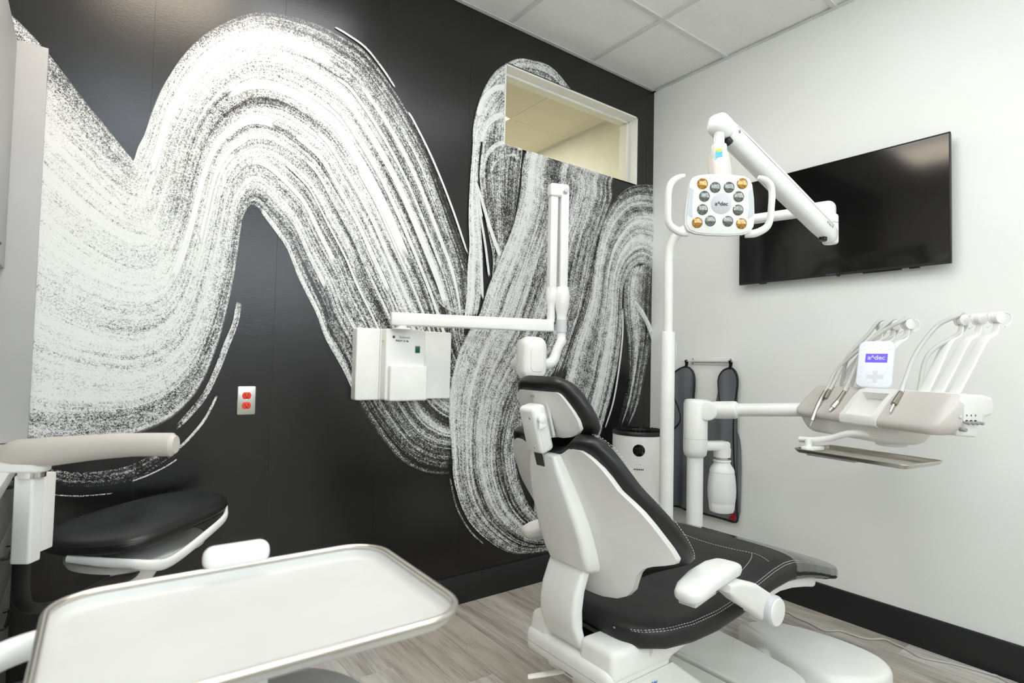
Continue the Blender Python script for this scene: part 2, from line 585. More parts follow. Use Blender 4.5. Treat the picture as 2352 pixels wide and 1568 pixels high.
def part(name, b, mat, parent, label=None, angle=40.0, kind=None, fix=True):
    """one mesh part in world coordinates under a thing (or under a part)"""
    me = b if isinstance(b, bpy.types.Mesh) else b.mesh(name, angle, fix)
    if not len(me.materials):
        me.materials.append(MAT[mat] if isinstance(mat, str) else mat)
    o = bpy.data.objects.new(name, me)
    COL.objects.link(o)
    if parent is not None:
        o.parent = parent
        if parent.type == 'EMPTY' or parent.get('moved'):
            o.matrix_parent_inverse = Matrix.Translation(-Vector(parent.location))
    if label:
        o['label'] = label
    if kind:
        o['kind'] = kind
    return o

def solo(name, b, mat, label, cat, group=None, angle=40.0):
    """a thing that is a single mesh, origin at the middle of its base"""
    V = np.array([tuple(p) for p in b.v])
    c = Vector(((V[:, 0].min() + V[:, 0].max()) / 2, (V[:, 1].min() + V[:, 1].max()) / 2, V[:, 2].min()))
    b.v = [tuple(Vector(p) - c) for p in b.v]
    o = part(name, b, mat, None, angle=angle)
    o.location = c
    o['moved'] = 1
    o['label'] = label; o['category'] = cat
    if group:
        o['group'] = group
    return o

def struct(name, b, mat, parent=None, angle=30.0):
    o = part(name, b, mat, parent, angle=angle)
    o['kind'] = 'structure'
    return o

def text(name, body, size, M, mat, parent, depth=0.0006, align='CENTER', spacing=1.0, shear=0.0, bold=0.0):
    cu = bpy.data.curves.new(name, 'FONT')
    cu.body = body
    cu.size = size
    cu.align_x = align; cu.align_y = 'CENTER'
    cu.extrude = depth
    cu.space_character = spacing
    cu.shear = shear
    cu.offset = bold
    cu.resolution_u = 3
    tmp = bpy.data.objects.new(name, cu)
    COL.objects.link(tmp)
    dg = bpy.context.evaluated_depsgraph_get()
    me = bpy.data.meshes.new_from_object(tmp.evaluated_get(dg))
    bpy.data.objects.remove(tmp); bpy.data.curves.remove(cu)
    me.materials.clear()
    me.transform(M)
    me.materials.append(MAT[mat] if isinstance(mat, str) else mat)
    return part(name, me, mat, parent)

def logo(name, size, M, mat, parent, bold=0.0):
    """a and dec either side of a small arch"""
    o = text(name, 'a^dec', size, M, mat, parent, bold=bold)
    return o

# ------------------------------------------------------------------ the room
WIN = (1.751, 2.826, 2.385, 2.831)     # x0, x1, z0, z1 of the clerestory opening in the mural wall

# floor: sub-floor and separate planks running along y
sub = struct('floor', B().box(((XL + XW) / 2, (YB + YW) / 2, -0.031), (XW - XL, YW - YB, 0.05)), 'black')
random.seed(11)
PW = 0.152
x = XW
row = 0
while x - PW > XL:
    y = YW - 0.003 - (row * 0.47 % 1.2) - 0.25
    ends = [YW]
    while y > YB:
        ends.append(y)
        y -= 1.22
    ends.append(YB)
    for a, b_ in zip(ends, ends[1:]):
        if a - b_ < 0.02:
            continue
        w, l = PW - 0.0006, a - b_ - 0.0006
        pb = B()
        e = 0.0012
        hx, hy = w / 2, l / 2
        pb.raw([(-hx, -hy, 0), (hx, -hy, 0), (hx, hy, 0), (-hx, hy, 0),
                (-hx, -hy, 0.006 - e * 0.4), (hx, -hy, 0.006 - e * 0.4), (hx, hy, 0.006 - e * 0.4), (-hx, hy, 0.006 - e * 0.4),
                (-hx + e, -hy + e, 0.006), (hx - e, -hy + e, 0.006), (hx - e, hy - e, 0.006), (-hx + e, hy - e, 0.006)],
               [(0, 1, 5, 4), (1, 2, 6, 5), (2, 3, 7, 6), (3, 0, 4, 7), (4, 5, 9, 8), (5, 6, 10, 9), (6, 7, 11, 10), (7, 4, 8, 11), (8, 9, 10, 11), (3, 2, 1, 0)])
        o = part('plank', pb, PLANKS[random.randrange(3)], sub, angle=20)
        o.location = (x - PW / 2, (a + b_) / 2, -0.006)
    x -= PW
    row += 1

# mural wall with the clerestory opening: solid wall behind, 0.46 m wide paper drops in front
x0, x1, z0, z1 = WIN
T = 0.15
wl = B()
for (a, b_, c, d) in ((XL - T, x0, 0, HC + 0.1), (x1, XW, 0, HC + 0.1), (x0, x1, 0, z0), (x0, x1, z1, HC + 0.1)):
    wl.box(((a + b_) / 2, YW + T / 2 + 0.002, (c + d) / 2), (b_ - a, T, d - c))
wall_left = struct('wall_left', wl, 'seam_grey')
seams = [-0.80, -0.307, 0.153, 0.613, 1.073, 1.533, 1.993, 2.453, 2.913, XW]
for a, b_ in zip(seams, seams[1:]):
    pb = B()
    g = 0.0004
    lo, hi = a + g, b_ - g
    cuts = [(lo, hi, 0.0, HC)]
    if hi > x0 and lo < x1:
        cuts = []
        l2, h2 = max(lo, x0), min(hi, x1)
        if lo < x0: cuts.append((lo, x0, 0, HC))
        if hi > x1: cuts.append((x1, hi, 0, HC))
        cuts += [(l2, h2, 0, z0), (l2, h2, z1, HC)]
    for (p, q, r, s) in cuts:
        pb.raw([(p, YW, r), (q, YW, r), (q, YW, s), (p, YW, s), (p, YW + 0.003, r), (q, YW + 0.003, r), (q, YW + 0.003, s), (p, YW + 0.003, s)],
               [(0, 1, 2, 3), (4, 7, 6, 5), (0, 3, 7, 4), (1, 5, 6, 2), (0, 4, 5, 1), (3, 2, 6, 7)])
    part('mural_panel', pb, 'mural', wall_left, angle=20)

wall_right = struct('wall_right', B().box((XW + 0.05, (YB + YW + 0.15) / 2, HC / 2), (0.10, YW - YB + 0.15, HC + 0.2)), 'wall')
wall_front = struct('wall_front', B().box((XL - 0.06, (YB + YW) / 2, HC / 2), (0.12, YW - YB, HC + 0.2)), 'wall')
# back wall, behind the camera, with a wide unseen window added to brighten the room
BX0, BX1, BZ0, BZ1 = -0.55, 2.45, 1.75, 2.80
wb = B()
for (a, b_, c, d) in ((XL - 0.1, BX0, 0, HC + 0.1), (BX1, XW + 0.1, 0, HC + 0.1), (BX0, BX1, 0, BZ0), (BX0, BX1, BZ1, HC + 0.1)):
    wb.box(((a + b_) / 2, YB - 0.06, (c + d) / 2), (b_ - a, 0.12, d - c))
wall_back = struct('wall_back', wb, 'wall')
added_win = struct('added_window', B().box(((BX0 + BX1) / 2, YB - 0.05, BZ0 - 0.008), (BX1 - BX0 + 0.06, 0.16, 0.016), 0.003, 2), 'white_satin')
for xc in (BX0 + 0.02, (BX0 + BX1) / 2, BX1 - 0.02):
    part('window_frame', B().box((xc, YB - 0.06, (BZ0 + BZ1) / 2), (0.04, 0.06, BZ1 - BZ0)), 'white_satin', added_win)
for zc in (BZ0 + 0.02, BZ1 - 0.02):
    part('window_frame', B().box(((BX0 + BX1) / 2, YB - 0.06, zc), (BX1 - BX0 - 0.08, 0.06, 0.04)), 'white_satin', added_win)
for k in (0, 1):
    a = BX0 + 0.04 if k == 0 else (BX0 + BX1) / 2 + 0.02
    b_ = (BX0 + BX1) / 2 - 0.02 if k == 0 else BX1 - 0.04
    part('pane', B().box(((a + b_) / 2, YB - 0.06, (BZ0 + BZ1) / 2), (b_ - a, 0.006, BZ1 - BZ0 - 0.08)), 'glass_clear', added_win)

# baseboards with a rounded top
def baseboard(name, M, L, h=0.142, t=0.012):
    prof = [(0, 0), (t, 0), (t, h - 0.008), (t - 0.003, h - 0.002), (t - 0.007, h), (0, h)]
    b = B()
    n = len(prof)
    b.raw([(0, p, q) for p, q in prof] + [(L, p, q) for p, q in prof],
          [tuple(range(n)), tuple(reversed(range(n, 2 * n)))] + [(i, i + n, (i + 1) % n + n, (i + 1) % n) for i in range(n)], M)
    struct(name, b, 'baseboard')
baseboard('baseboard_left', frame((-0.15, YW, 0), (1, 0, 0), (0, -1, 0), (0, 0, 1)), XW + 0.15 - 0.012)
baseboard('baseboard_right', frame((XW, YB, 0), (0, 1, 0), (-1, 0, 0), (0, 0, 1)), YW - YB)

# ceiling: deck above, inverted-T grid and lay-in tiles on a 0.613 m module
ceil_o = struct('ceiling', B().box(((XL + XW) / 2, (YB + YW) / 2, HC + 0.13), (XW - XL + 0.2, YW - YB + 0.2, 0.04)), 'ceiling_grid')
MOD = 0.613
gx = sorted([2.382 - MOD * k for k in range(0, 6)] )
gy = sorted([1.914 - MOD * k for k in range(0, 7)])
gx = [XL] + [g for g in gx if g > XL + 0.05] + [XW]
gy = [YB] + [g for g in gy if g > YB + 0.05] + [YW]
TB = 0.024
for g in gx[1:-1]:
    part('grid_bar', B().box((g, (YB + YW) / 2, HC + 0.004), (TB, YW - YB, 0.008)).box((g, (YB + YW) / 2, HC + 0.024), (0.004, YW - YB, 0.034)), 'ceiling_grid', ceil_o)
for g in gy[1:-1]:
    for a, b_ in zip(gx, gx[1:]):
        part('grid_bar', B().box(((a + b_) / 2, g, HC + 0.0045), (b_ - a - TB, TB, 0.008)), 'ceiling_grid', ceil_o)
part('edge_angle', B().box((XW - 0.011, (YB + YW) / 2, HC - 0.001), (0.022, YW - YB, 0.003)).box((XW - 0.0012, (YB + YW) / 2, HC + 0.010), (0.002, YW - YB, 0.024)), 'ceiling_grid', ceil_o)
part('edge_angle', B().box(((XL + XW) / 2, YW - 0.011, HC - 0.001), (XW - XL, 0.022, 0.003)).box(((XL + XW) / 2, YW - 0.0012, HC + 0.010), (XW - XL, 0.002, 0.024)), 'ceiling_grid', ceil_o)

def light_panel(ix, iy, nx, ny, strength, col, label):
    """lay-in troffer: white frame, thin lip, glowing diffuser"""
    a, b_ = gx[ix] + TB / 2, gx[ix + nx] - TB / 2
    c, d = gy[iy] + TB / 2, gy[iy + ny] - TB / 2
    cx, cy, sx, sy = (a + b_) / 2, (c + d) / 2, b_ - a, d - c
    t = top('ceiling_light', label, 'ceiling light', (cx, cy, HC))
    fr = B()
    w = 0.02
    for (px, py, qx, qy) in ((cx, c + w / 2, sx, w), (cx, d - w / 2, sx, w), (a + w / 2, cy, w, sy - 2 * w), (b_ - w / 2, cy, w, sy - 2 * w)):
        fr.box((px, py, HC + 0.012), (qx, qy, 0.016))
    part('frame', fr, 'ceiling_grid', t)
    part('diffuser', B().box((cx, cy, HC + 0.016), (sx - 2 * w, sy - 2 * w, 0.004)), emitter('glowing_diffuser', col, strength), t)
    part('housing', B().box((cx, cy, HC + 0.06), (sx - 0.01, sy - 0.01, 0.06)), 'white_satin', t)

LIGHTS = [
    # ix, iy, nx, ny, strength, colour, label
]
def cell(x, y):
    return max(i for i in range(len(gx) - 1) if gx[i] <= x), max(i for i in range(len(gy) - 1) if gy[i] <= y)
used = set()
for (lx, ly, nx, ny, st, cc, lb) in (
        (0.24, 1.6, 1, 1, PANEL_WARM, (1.0, 0.86, 0.70, 1), 'warm square ceiling light panel nearest the mural'),
        (1.45, 0.40, 1, 2, PANEL_MAIN, (0.975, 0.985, 1.0, 1), 'long white ceiling light panel above the patient chair'),
        (0.85, 1.60, 1, 1, FILL_NEAR, (0.975, 0.985, 1.0, 1), 'added unseen white ceiling fill panel beside the warm one'),
        (2.0, 1.00, 1, 1, FILL_OVER, (0.975, 0.985, 1.0, 1), 'added unseen white ceiling fill panel above the chair foot'),
        (0.24, -0.80, 1, 2, PANEL_COOL, (0.80, 0.90, 1.0, 1), 'long bluish white ceiling light panel nearest the back wall')):
    ix, iy = cell(lx, ly)
    light_panel(ix, iy, nx, ny, st, cc, lb)
    for i in range(nx):
        for j in range(ny):
            used.add((ix + i, iy + j))

tile_cache = {}
for i, (a, b_) in enumerate(zip(gx, gx[1:])):
    for j, (c, d) in enumerate(zip(gy, gy[1:])):
        if (i, j) in used:
            continue
        w, l = b_ - a - 0.006, d - c - 0.006
        key = (round(w, 3), round(l, 3))
        if key not in tile_cache:
            # lay-in tile with a shallow tegular reveal
            tb = B().box((0, 0, 0.010), (w, l, 0.012))
            tile_cache[key] = tb.mesh('tile', 20)
            tile_cache[key].materials.append(MAT['tile'])
        o = part('tile', tile_cache[key], 'tile', ceil_o)
        o.location = ((a + b_) / 2, (c + d) / 2, HC + 0.0045)

# clerestory window: white lined reveal, stop bead, glass
win = struct('window_1', B().box(((x0 + x1) / 2, YW + 0.075, z0 - 0.004), (x1 - x0, 0.15, 0.008)), 'white_satin')
D = 0.15
jt = 0.010
part('head_jamb', B().box(((x0 + x1) / 2, YW + D / 2, z1 - jt / 2), (x1 - x0, D, jt)), 'white_satin', win)
part('side_jamb', B().box((x1 - jt / 2, YW + D / 2, (z0 + z1) / 2), (jt, D, z1 - z0)), 'white_satin', win)
part('side_jamb', B().box((x0 + jt / 2, YW + D / 2, (z0 + z1) / 2), (jt, D, z1 - z0)), 'white_satin', win)
for zc in (z1 - jt - 0.006, z0 + 0.006):
    part('glazing_bead', B().box(((x0 + x1) / 2, YW + 0.073, zc), (x1 - x0 - 2 * jt, 0.010, 0.012), 0.002, 2), 'white_satin', win)
for xc in (x0 + jt + 0.006, x1 - jt - 0.006):
    part('glazing_bead', B().box((xc, YW + 0.073, (z0 + z1) / 2), (0.012, 0.010, z1 - z0 - 2 * jt), 0.002, 2), 'white_satin', win)
part('pane', B().box(((x0 + x1) / 2, YW + 0.082, (z0 + z1) / 2), (x1 - x0 - 2 * jt, 0.006, z1 - z0 - 2 * jt)), 'glass', win)

# the neighbouring room seen through the clerestory
NY0, NY1 = YW + 0.155, YW + 3.6
NX0, NX1 = -0.4, 3.09
struct('wall_neighbour_right', B().box((NX1 + 0.05, (NY0 + NY1) / 2, 1.55), (0.10, NY1 - NY0, 3.1)), 'room_white')
struct('wall_neighbour_back', B().box(((NX0 + NX1) / 2, NY1 + 0.05, 1.55), (NX1 - NX0 + 0.2, 0.10, 3.1)), 'room_white')
struct('wall_neighbour_left', B().box((NX0 - 0.05, (NY0 + NY1) / 2, 1.55), (0.10, NY1 - NY0, 3.1)), 'room_white')
struct('floor_neighbour', B().box(((NX0 + NX1) / 2, (NY0 + NY1) / 2, -0.03), (NX1 - NX0, NY1 - NY0, 0.05)), 'room_white')
cn = struct('ceiling_neighbour', B().box(((NX0 + NX1) / 2, (NY0 + NY1) / 2, HC + 0.10), (NX1 - NX0 + 0.2, NY1 - NY0, 0.04)), 'tile_next')
nxs = [NX0, 0.03, 0.643, 1.256, 1.869, 2.482, NX1]
nys = [NY0, 2.80, 3.41, 4.02, 4.63, 5.24, 5.85, NY1]
for i, (a, b_) in enumerate(zip(nxs, nxs[1:])):
    for j, (c, d) in enumerate(zip(nys, nys[1:])):
        if i == 4 and j in (2, 3):
            continue
        part('tile', B().box(((a + b_) / 2, (c + d) / 2, HC + 0.006), (b_ - a - 0.003, d - c - 0.002, 0.012)), 'tile_next', cn, angle=20)
part('edge_angle', B().box((NX1 - 0.012, (NY0 + NY1) / 2, HC - 0.002), (0.024, NY1 - NY0, 0.004)), 'ceiling_grid', cn)
t = top('ceiling_light', 'bright ceiling light panel seen through the high mural window', 'ceiling light', (2.17, 4.02, HC))
part('diffuser', B().box((2.17, 4.02, HC + 0.006), (0.59, 1.20, 0.004)), emitter('glowing_diffuser', (1.0, 0.955, 0.85, 1), PANEL_NEXT), t)
part('housing', B().box((2.17, 4.02, HC + 0.035), (0.60, 1.21, 0.05)), 'white_satin', t)

# ------------------------------------------------------------------ mural brush strokes
# each stroke lies on the wall: a and b are its two borders (x, z in metres), dens the paint cover across it
STROKES = [
    dict(a=[(-0.339, 2.451), (-0.272, 2.351), (-0.205, 2.289), (-0.142, 2.220), (-0.060, 2.113), (0.018, 2.020), (0.071, 1.955), (0.099, 1.922), (0.108, 1.914), (0.120, 1.967), (0.137, 2.018), (0.160, 2.124), (0.192, 2.226), (0.251, 2.358), (0.331, 2.476), (0.454, 2.592), (0.558, 2.641), (0.671, 2.659), (0.765, 2.660), (0.883, 2.639), (0.968, 2.613), (1.108, 2.486), (1.219, 2.354), (1.324, 2.200), (1.434, 1.982), (1.519, 1.809), (1.554, 1.679), (1.564, 1.545), (1.553, 1.466), (1.536, 1.420)],
         b=[(-0.521, 1.464), (-0.374, 1.213), (-0.258, 1.023), (-0.140, 0.912), (-0.046, 0.896), (0.030, 0.905), (0.146, 0.917), (0.264, 0.975), (0.352, 1.087), (0.410, 1.253), (0.440, 1.403), (0.464, 1.570), (0.475, 1.692), (0.483, 1.757), (0.497, 1.793), (0.510, 1.809), (0.523, 1.808), (0.542, 1.794), (0.568, 1.762), (0.607, 1.714), (0.651, 1.653), (0.701, 1.538), (0.779, 1.393), (0.822, 1.288), (0.902, 1.159), (0.977, 1.014), (1.063, 0.887), (1.200, 0.733), (1.343, 0.660), (1.500, 0.636)],
         dens=[(0, [0.6, 0.85, 1.1, 1.1, 1.05, 1.05, 1.0, 0.9, 0.8]), (3, [0.4, 0.8, 1.1, 1.1, 1.05, 1.05, 0.95, 0.85, 0.65]), (6, [0.5, 0.85, 1.12, 1.1, 1.0, 0.95, 0.9, 0.75, 0.58]), (8, [0.8, 1.05, 1.12, 1.05, 0.9, 0.95, 0.72, 0.68, 0.5]), (10, [0.85, 1.0, 0.95, 0.62, 0.6, 0.95, 0.7, 0.62, 0.45]), (12, [0.8, 1.0, 0.9, 0.62, 0.65, 0.95, 0.65, 0.6, 0.4]), (14, [0.5, 0.85, 1.0, 0.58, 0.5, 0.9, 0.72, 0.55, 0.3]), (16, [0.3, 0.55, 0.95, 0.62, 0.52, 0.85, 0.75, 0.55, 0.4]), (18, [0.2, 0.4, 0.8, 0.72, 0.55, 0.72, 0.68, 0.58, 0.45]), (20, [0.1, 0.25, 0.6, 0.75, 0.6, 0.58, 0.6, 0.55, 0.45]), (22, [0.04, 0.04, 0.38, 0.55, 0.55, 0.52, 0.5, 0.48, 0.42]), (24, [0.03, 0.0, 0.3, 0.42, 0.46, 0.46, 0.44, 0.44, 0.4]), (26, [0.02, 0.0, 0.32, 0.35, 0.4, 0.4, 0.4, 0.36, 0.34]), (29, [0.05, 0.12, 0.25, 0.28, 0.28, 0.3, 0.26, 0.22, 0.2])], strk=[(0, 0.5), (6, 0.6), (9, 0.55), (14, 0.55), (18, 0.75), (22, 0.95), (29, 1.0)], nv=40, sub=5, edge=(0.02, 0.05), ends=(0.04, 0.04)),
    dict(a=[(0.148, 1.900), (0.166, 1.961), (0.189, 2.072), (0.219, 2.176), (0.273, 2.300), (0.347, 2.409), (0.459, 2.514), (0.555, 2.556), (0.657, 2.568), (0.745, 2.565), (0.854, 2.540)],
         b=[(0.167, 1.852), (0.186, 1.920), (0.209, 2.035), (0.237, 2.140), (0.289, 2.260), (0.358, 2.363), (0.463, 2.459), (0.552, 2.496), (0.648, 2.506), (0.730, 2.499), (0.833, 2.471)],
         dens=[(0, [1.25, 1.25, 1.25, 1.25, 1.25, 1.25, 1.25, 1.25, 1.25]), (10, [1.25, 1.25, 1.25, 1.25, 1.25, 1.25, 1.25, 1.25, 1.25])], strk=[(0, 0.4), (10, 0.4)], nv=6, sub=5, edge=(0.3, 0.3), ends=(0.1, 0.1)),
    dict(a=[(0.232, 1.495), (0.266, 1.608), (0.289, 1.710), (0.312, 1.846), (0.335, 1.957), (0.368, 2.053), (0.416, 2.126), (0.483, 2.185), (0.540, 2.203), (0.602, 2.199)],
         b=[(0.245, 1.450), (0.282, 1.568), (0.306, 1.676), (0.329, 1.815), (0.350, 1.928), (0.381, 2.020), (0.425, 2.088), (0.486, 2.142), (0.538, 2.157), (0.595, 2.151)],
         dens=[(0, [1.3, 1.3, 1.3, 1.3, 1.3, 1.3, 1.3, 1.3, 1.3]), (9, [1.3, 1.3, 1.3, 1.3, 1.3, 1.3, 1.3, 1.3, 1.3])], strk=[(0, 0.4), (9, 0.4)], nv=6, sub=5, edge=(0.3, 0.3), ends=(0.1, 0.1)),
    dict(a=[(0.321, 1.644), (0.345, 1.787), (0.364, 1.901), (0.393, 1.989), (0.434, 2.054), (0.489, 2.103)],
         b=[(0.332, 1.622), (0.355, 1.768), (0.375, 1.882), (0.401, 1.968), (0.440, 2.030), (0.491, 2.076)],
         dens=[(0, [1.2, 1.2, 1.2, 1.2, 1.2, 1.2, 1.2, 1.2, 1.2]), (5, [1.2, 1.2, 1.2, 1.2, 1.2, 1.2, 1.2, 1.2, 1.2])], strk=[(0, 0.4), (5, 0.4)], nv=6, sub=5, edge=(0.3, 0.3), ends=(0.1, 0.1)),
    dict(a=[(0.386, 2.248), (0.473, 2.326), (0.546, 2.353), (0.626, 2.355), (0.696, 2.342), (0.784, 2.308), (0.854, 2.267), (0.960, 2.140), (1.058, 2.002), (1.139, 1.863), (1.237, 1.678)],
         b=[(0.396, 2.208), (0.476, 2.279), (0.544, 2.303), (0.618, 2.303), (0.683, 2.287), (0.767, 2.251), (0.835, 2.208), (0.935, 2.082), (1.031, 1.943), (1.108, 1.807), (1.204, 1.627)],
         dens=[(0, [1.15, 1.15, 1.15, 1.15, 1.15, 1.15, 1.15, 1.15, 1.15]), (10, [1.15, 1.15, 1.15, 1.15, 1.15, 1.15, 1.15, 1.15, 1.15])], strk=[(0, 0.4), (10, 0.4)], nv=6, sub=5, edge=(0.3, 0.3), ends=(0.1, 0.1)),
    dict(a=[(0.641, 2.461), (0.720, 2.453), (0.819, 2.422), (0.893, 2.387), (1.011, 2.259), (1.113, 2.123), (1.202, 1.979), (1.305, 1.782), (1.387, 1.616), (1.436, 1.488)],
         b=[(0.636, 2.426), (0.712, 2.416), (0.807, 2.384), (0.880, 2.346), (0.994, 2.219), (1.095, 2.082), (1.181, 1.940), (1.282, 1.747), (1.364, 1.582), (1.415, 1.455)],
         dens=[(0, [1.1, 1.1, 1.1, 1.1, 1.1, 1.1, 1.1, 1.1, 1.1]), (9, [1.1, 1.1, 1.1, 1.1, 1.1, 1.1, 1.1, 1.1, 1.1])], strk=[(0, 0.4), (9, 0.4)], nv=6, sub=5, edge=(0.3, 0.3), ends=(0.1, 0.1)),
    dict(a=[(0.658, 2.170), (0.732, 2.130), (0.793, 2.083), (0.881, 1.958), (0.973, 1.817), (1.042, 1.688), (1.135, 1.519)],
         b=[(0.652, 2.143), (0.723, 2.103), (0.784, 2.054), (0.869, 1.929), (0.960, 1.789), (1.027, 1.661), (1.119, 1.495)],
         dens=[(0, [1.1, 1.1, 1.1, 1.1, 1.1, 1.1, 1.1, 1.1, 1.1]), (6, [1.1, 1.1, 1.1, 1.1, 1.1, 1.1, 1.1, 1.1, 1.1])], strk=[(0, 0.4), (6, 0.4)], nv=6, sub=5, edge=(0.3, 0.3), ends=(0.1, 0.1)),
    dict(a=[(0.496, 2.005), (0.532, 2.013), (0.573, 2.002), (0.615, 1.976), (0.672, 1.931), (0.725, 1.877), (0.795, 1.756), (0.880, 1.613)],
         b=[(0.497, 1.982), (0.531, 1.988), (0.569, 1.977), (0.609, 1.950), (0.664, 1.905), (0.716, 1.850), (0.783, 1.729), (0.868, 1.586)],
         dens=[(0, [1.05, 1.05, 1.05, 1.05, 1.05, 1.05, 1.05, 1.05, 1.05]), (7, [1.05, 1.05, 1.05, 1.05, 1.05, 1.05, 1.05, 1.05, 1.05])], strk=[(0, 0.4), (7, 0.4)], nv=6, sub=5, edge=(0.3, 0.3), ends=(0.1, 0.1)),
    dict(a=[(0.559, 1.910), (0.594, 1.881), (0.643, 1.835), (0.692, 1.777), (0.753, 1.658), (0.835, 1.515)],
         b=[(0.555, 1.885), (0.589, 1.855), (0.635, 1.809), (0.683, 1.750), (0.742, 1.632), (0.823, 1.489)],
         dens=[(0, [1.0, 1.0, 1.0, 1.0, 1.0, 1.0, 1.0, 1.0, 1.0]), (5, [1.0, 1.0, 1.0, 1.0, 1.0, 1.0, 1.0, 1.0, 1.0])], strk=[(0, 0.4), (5, 0.4)], nv=6, sub=5, edge=(0.3, 0.3), ends=(0.1, 0.1)),
    dict(a=[(0.927, 2.489), (1.054, 2.361), (1.161, 2.227), (1.256, 2.078), (1.363, 1.871), (1.446, 1.702), (1.489, 1.574), (1.516, 1.440)],
         b=[(0.919, 2.463), (1.043, 2.335), (1.149, 2.200), (1.243, 2.053), (1.348, 1.849), (1.431, 1.680), (1.476, 1.552), (1.507, 1.418)],
         dens=[(0, [0.95, 0.95, 0.95, 0.95, 0.95, 0.95, 0.95, 0.95, 0.95]), (7, [0.95, 0.95, 0.95, 0.95, 0.95, 0.95, 0.95, 0.95, 0.95])], strk=[(0, 0.4), (7, 0.4)], nv=6, sub=5, edge=(0.3, 0.3), ends=(0.1, 0.1)),
    dict(a=[(0.754, 2.204), (0.818, 2.159), (0.914, 2.034), (1.009, 1.894), (1.082, 1.761), (1.177, 1.585), (1.257, 1.425)],
         b=[(0.747, 2.181), (0.810, 2.135), (0.904, 2.010), (0.998, 1.870), (1.070, 1.738), (1.164, 1.564), (1.244, 1.405)],
         dens=[(0, [1.05, 1.05, 1.05, 1.05, 1.05, 1.05, 1.05, 1.05, 1.05]), (6, [1.05, 1.05, 1.05, 1.05, 1.05, 1.05, 1.05, 1.05, 1.05])], strk=[(0, 0.4), (6, 0.4)], nv=6, sub=5, edge=(0.3, 0.3), ends=(0.1, 0.1)),
    dict(a=[(0.546, 1.822), (0.575, 1.792), (0.616, 1.744), (0.661, 1.684), (0.714, 1.567), (0.793, 1.423), (0.838, 1.317), (0.918, 1.185), (0.993, 1.038)],
         b=[(0.542, 1.798), (0.569, 1.766), (0.609, 1.718), (0.653, 1.657), (0.703, 1.542), (0.781, 1.398), (0.825, 1.292), (0.904, 1.163), (0.979, 1.017)],
         dens=[(0, [0.8, 0.8, 0.8, 0.8, 0.8, 0.8, 0.8, 0.8, 0.8]), (8, [0.8, 0.8, 0.8, 0.8, 0.8, 0.8, 0.8, 0.8, 0.8])], strk=[(0, 0.4), (8, 0.4)], nv=6, sub=5, edge=(0.3, 0.3), ends=(0.1, 0.1)),
    dict(a=[(0.796, 2.346), (0.867, 2.307), (0.977, 2.179), (1.076, 2.042), (1.159, 1.902), (1.260, 1.712), (1.341, 1.548), (1.395, 1.421), (1.448, 1.286)],
         b=[(0.789, 2.322), (0.859, 2.282), (0.966, 2.155), (1.065, 2.017), (1.146, 1.878), (1.246, 1.691), (1.327, 1.527), (1.382, 1.401), (1.438, 1.265)],
         dens=[(0, [1.0, 1.0, 1.0, 1.0, 1.0, 1.0, 1.0, 1.0, 1.0]), (8, [1.0, 1.0, 1.0, 1.0, 1.0, 1.0, 1.0, 1.0, 1.0])], strk=[(0, 0.6), (8, 0.6)], nv=6, sub=5, edge=(0.3, 0.3), ends=(0.1, 0.1)),
    dict(a=[(0.937, 2.086), (1.033, 1.948), (1.110, 1.812), (1.207, 1.631), (1.288, 1.470), (1.346, 1.344), (1.412, 1.207)],
         b=[(0.930, 2.072), (1.026, 1.933), (1.103, 1.798), (1.199, 1.618), (1.279, 1.458), (1.339, 1.332), (1.407, 1.195)],
         dens=[(0, [1.0, 1.0, 1.0, 1.0, 1.0, 1.0, 1.0, 1.0, 1.0]), (6, [1.0, 1.0, 1.0, 1.0, 1.0, 1.0, 1.0, 1.0, 1.0])], strk=[(0, 0.6), (6, 0.6)], nv=6, sub=5, edge=(0.3, 0.3), ends=(0.1, 0.1)),
    dict(a=[(0.712, 2.066), (0.771, 2.016), (0.853, 1.892), (0.943, 1.751), (1.008, 1.626), (1.098, 1.463), (1.177, 1.307), (1.246, 1.182)],
         b=[(0.707, 2.048), (0.765, 1.998), (0.846, 1.874), (0.935, 1.733), (0.998, 1.608), (1.088, 1.447), (1.166, 1.292), (1.236, 1.166)],
         dens=[(0, [0.95, 0.95, 0.95, 0.95, 0.95, 0.95, 0.95, 0.95, 0.95]), (7, [0.95, 0.95, 0.95, 0.95, 0.95, 0.95, 0.95, 0.95, 0.95])], strk=[(0, 0.6), (7, 0.6)], nv=6, sub=5, edge=(0.3, 0.3), ends=(0.1, 0.1)),
    dict(a=[(0.627, 2.029), (0.688, 1.985), (0.743, 1.932), (0.818, 1.810), (0.905, 1.668), (0.965, 1.547), (1.052, 1.392), (1.130, 1.239)],
         b=[(0.624, 2.015), (0.684, 1.972), (0.739, 1.918), (0.812, 1.796), (0.899, 1.654), (0.957, 1.534), (1.045, 1.380), (1.122, 1.228)],
         dens=[(0, [0.95, 0.95, 0.95, 0.95, 0.95, 0.95, 0.95, 0.95, 0.95]), (7, [0.95, 0.95, 0.95, 0.95, 0.95, 0.95, 0.95, 0.95, 0.95])], strk=[(0, 0.6), (7, 0.6)], nv=6, sub=5, edge=(0.3, 0.3), ends=(0.1, 0.1)),
    dict(a=[(0.830, 2.461), (0.907, 2.427), (1.028, 2.300), (1.132, 2.164), (1.224, 2.018), (1.328, 1.817), (1.411, 1.650)],
         b=[(0.825, 2.442), (0.900, 2.407), (1.019, 2.279), (1.123, 2.144), (1.213, 1.998), (1.316, 1.800), (1.399, 1.633)],
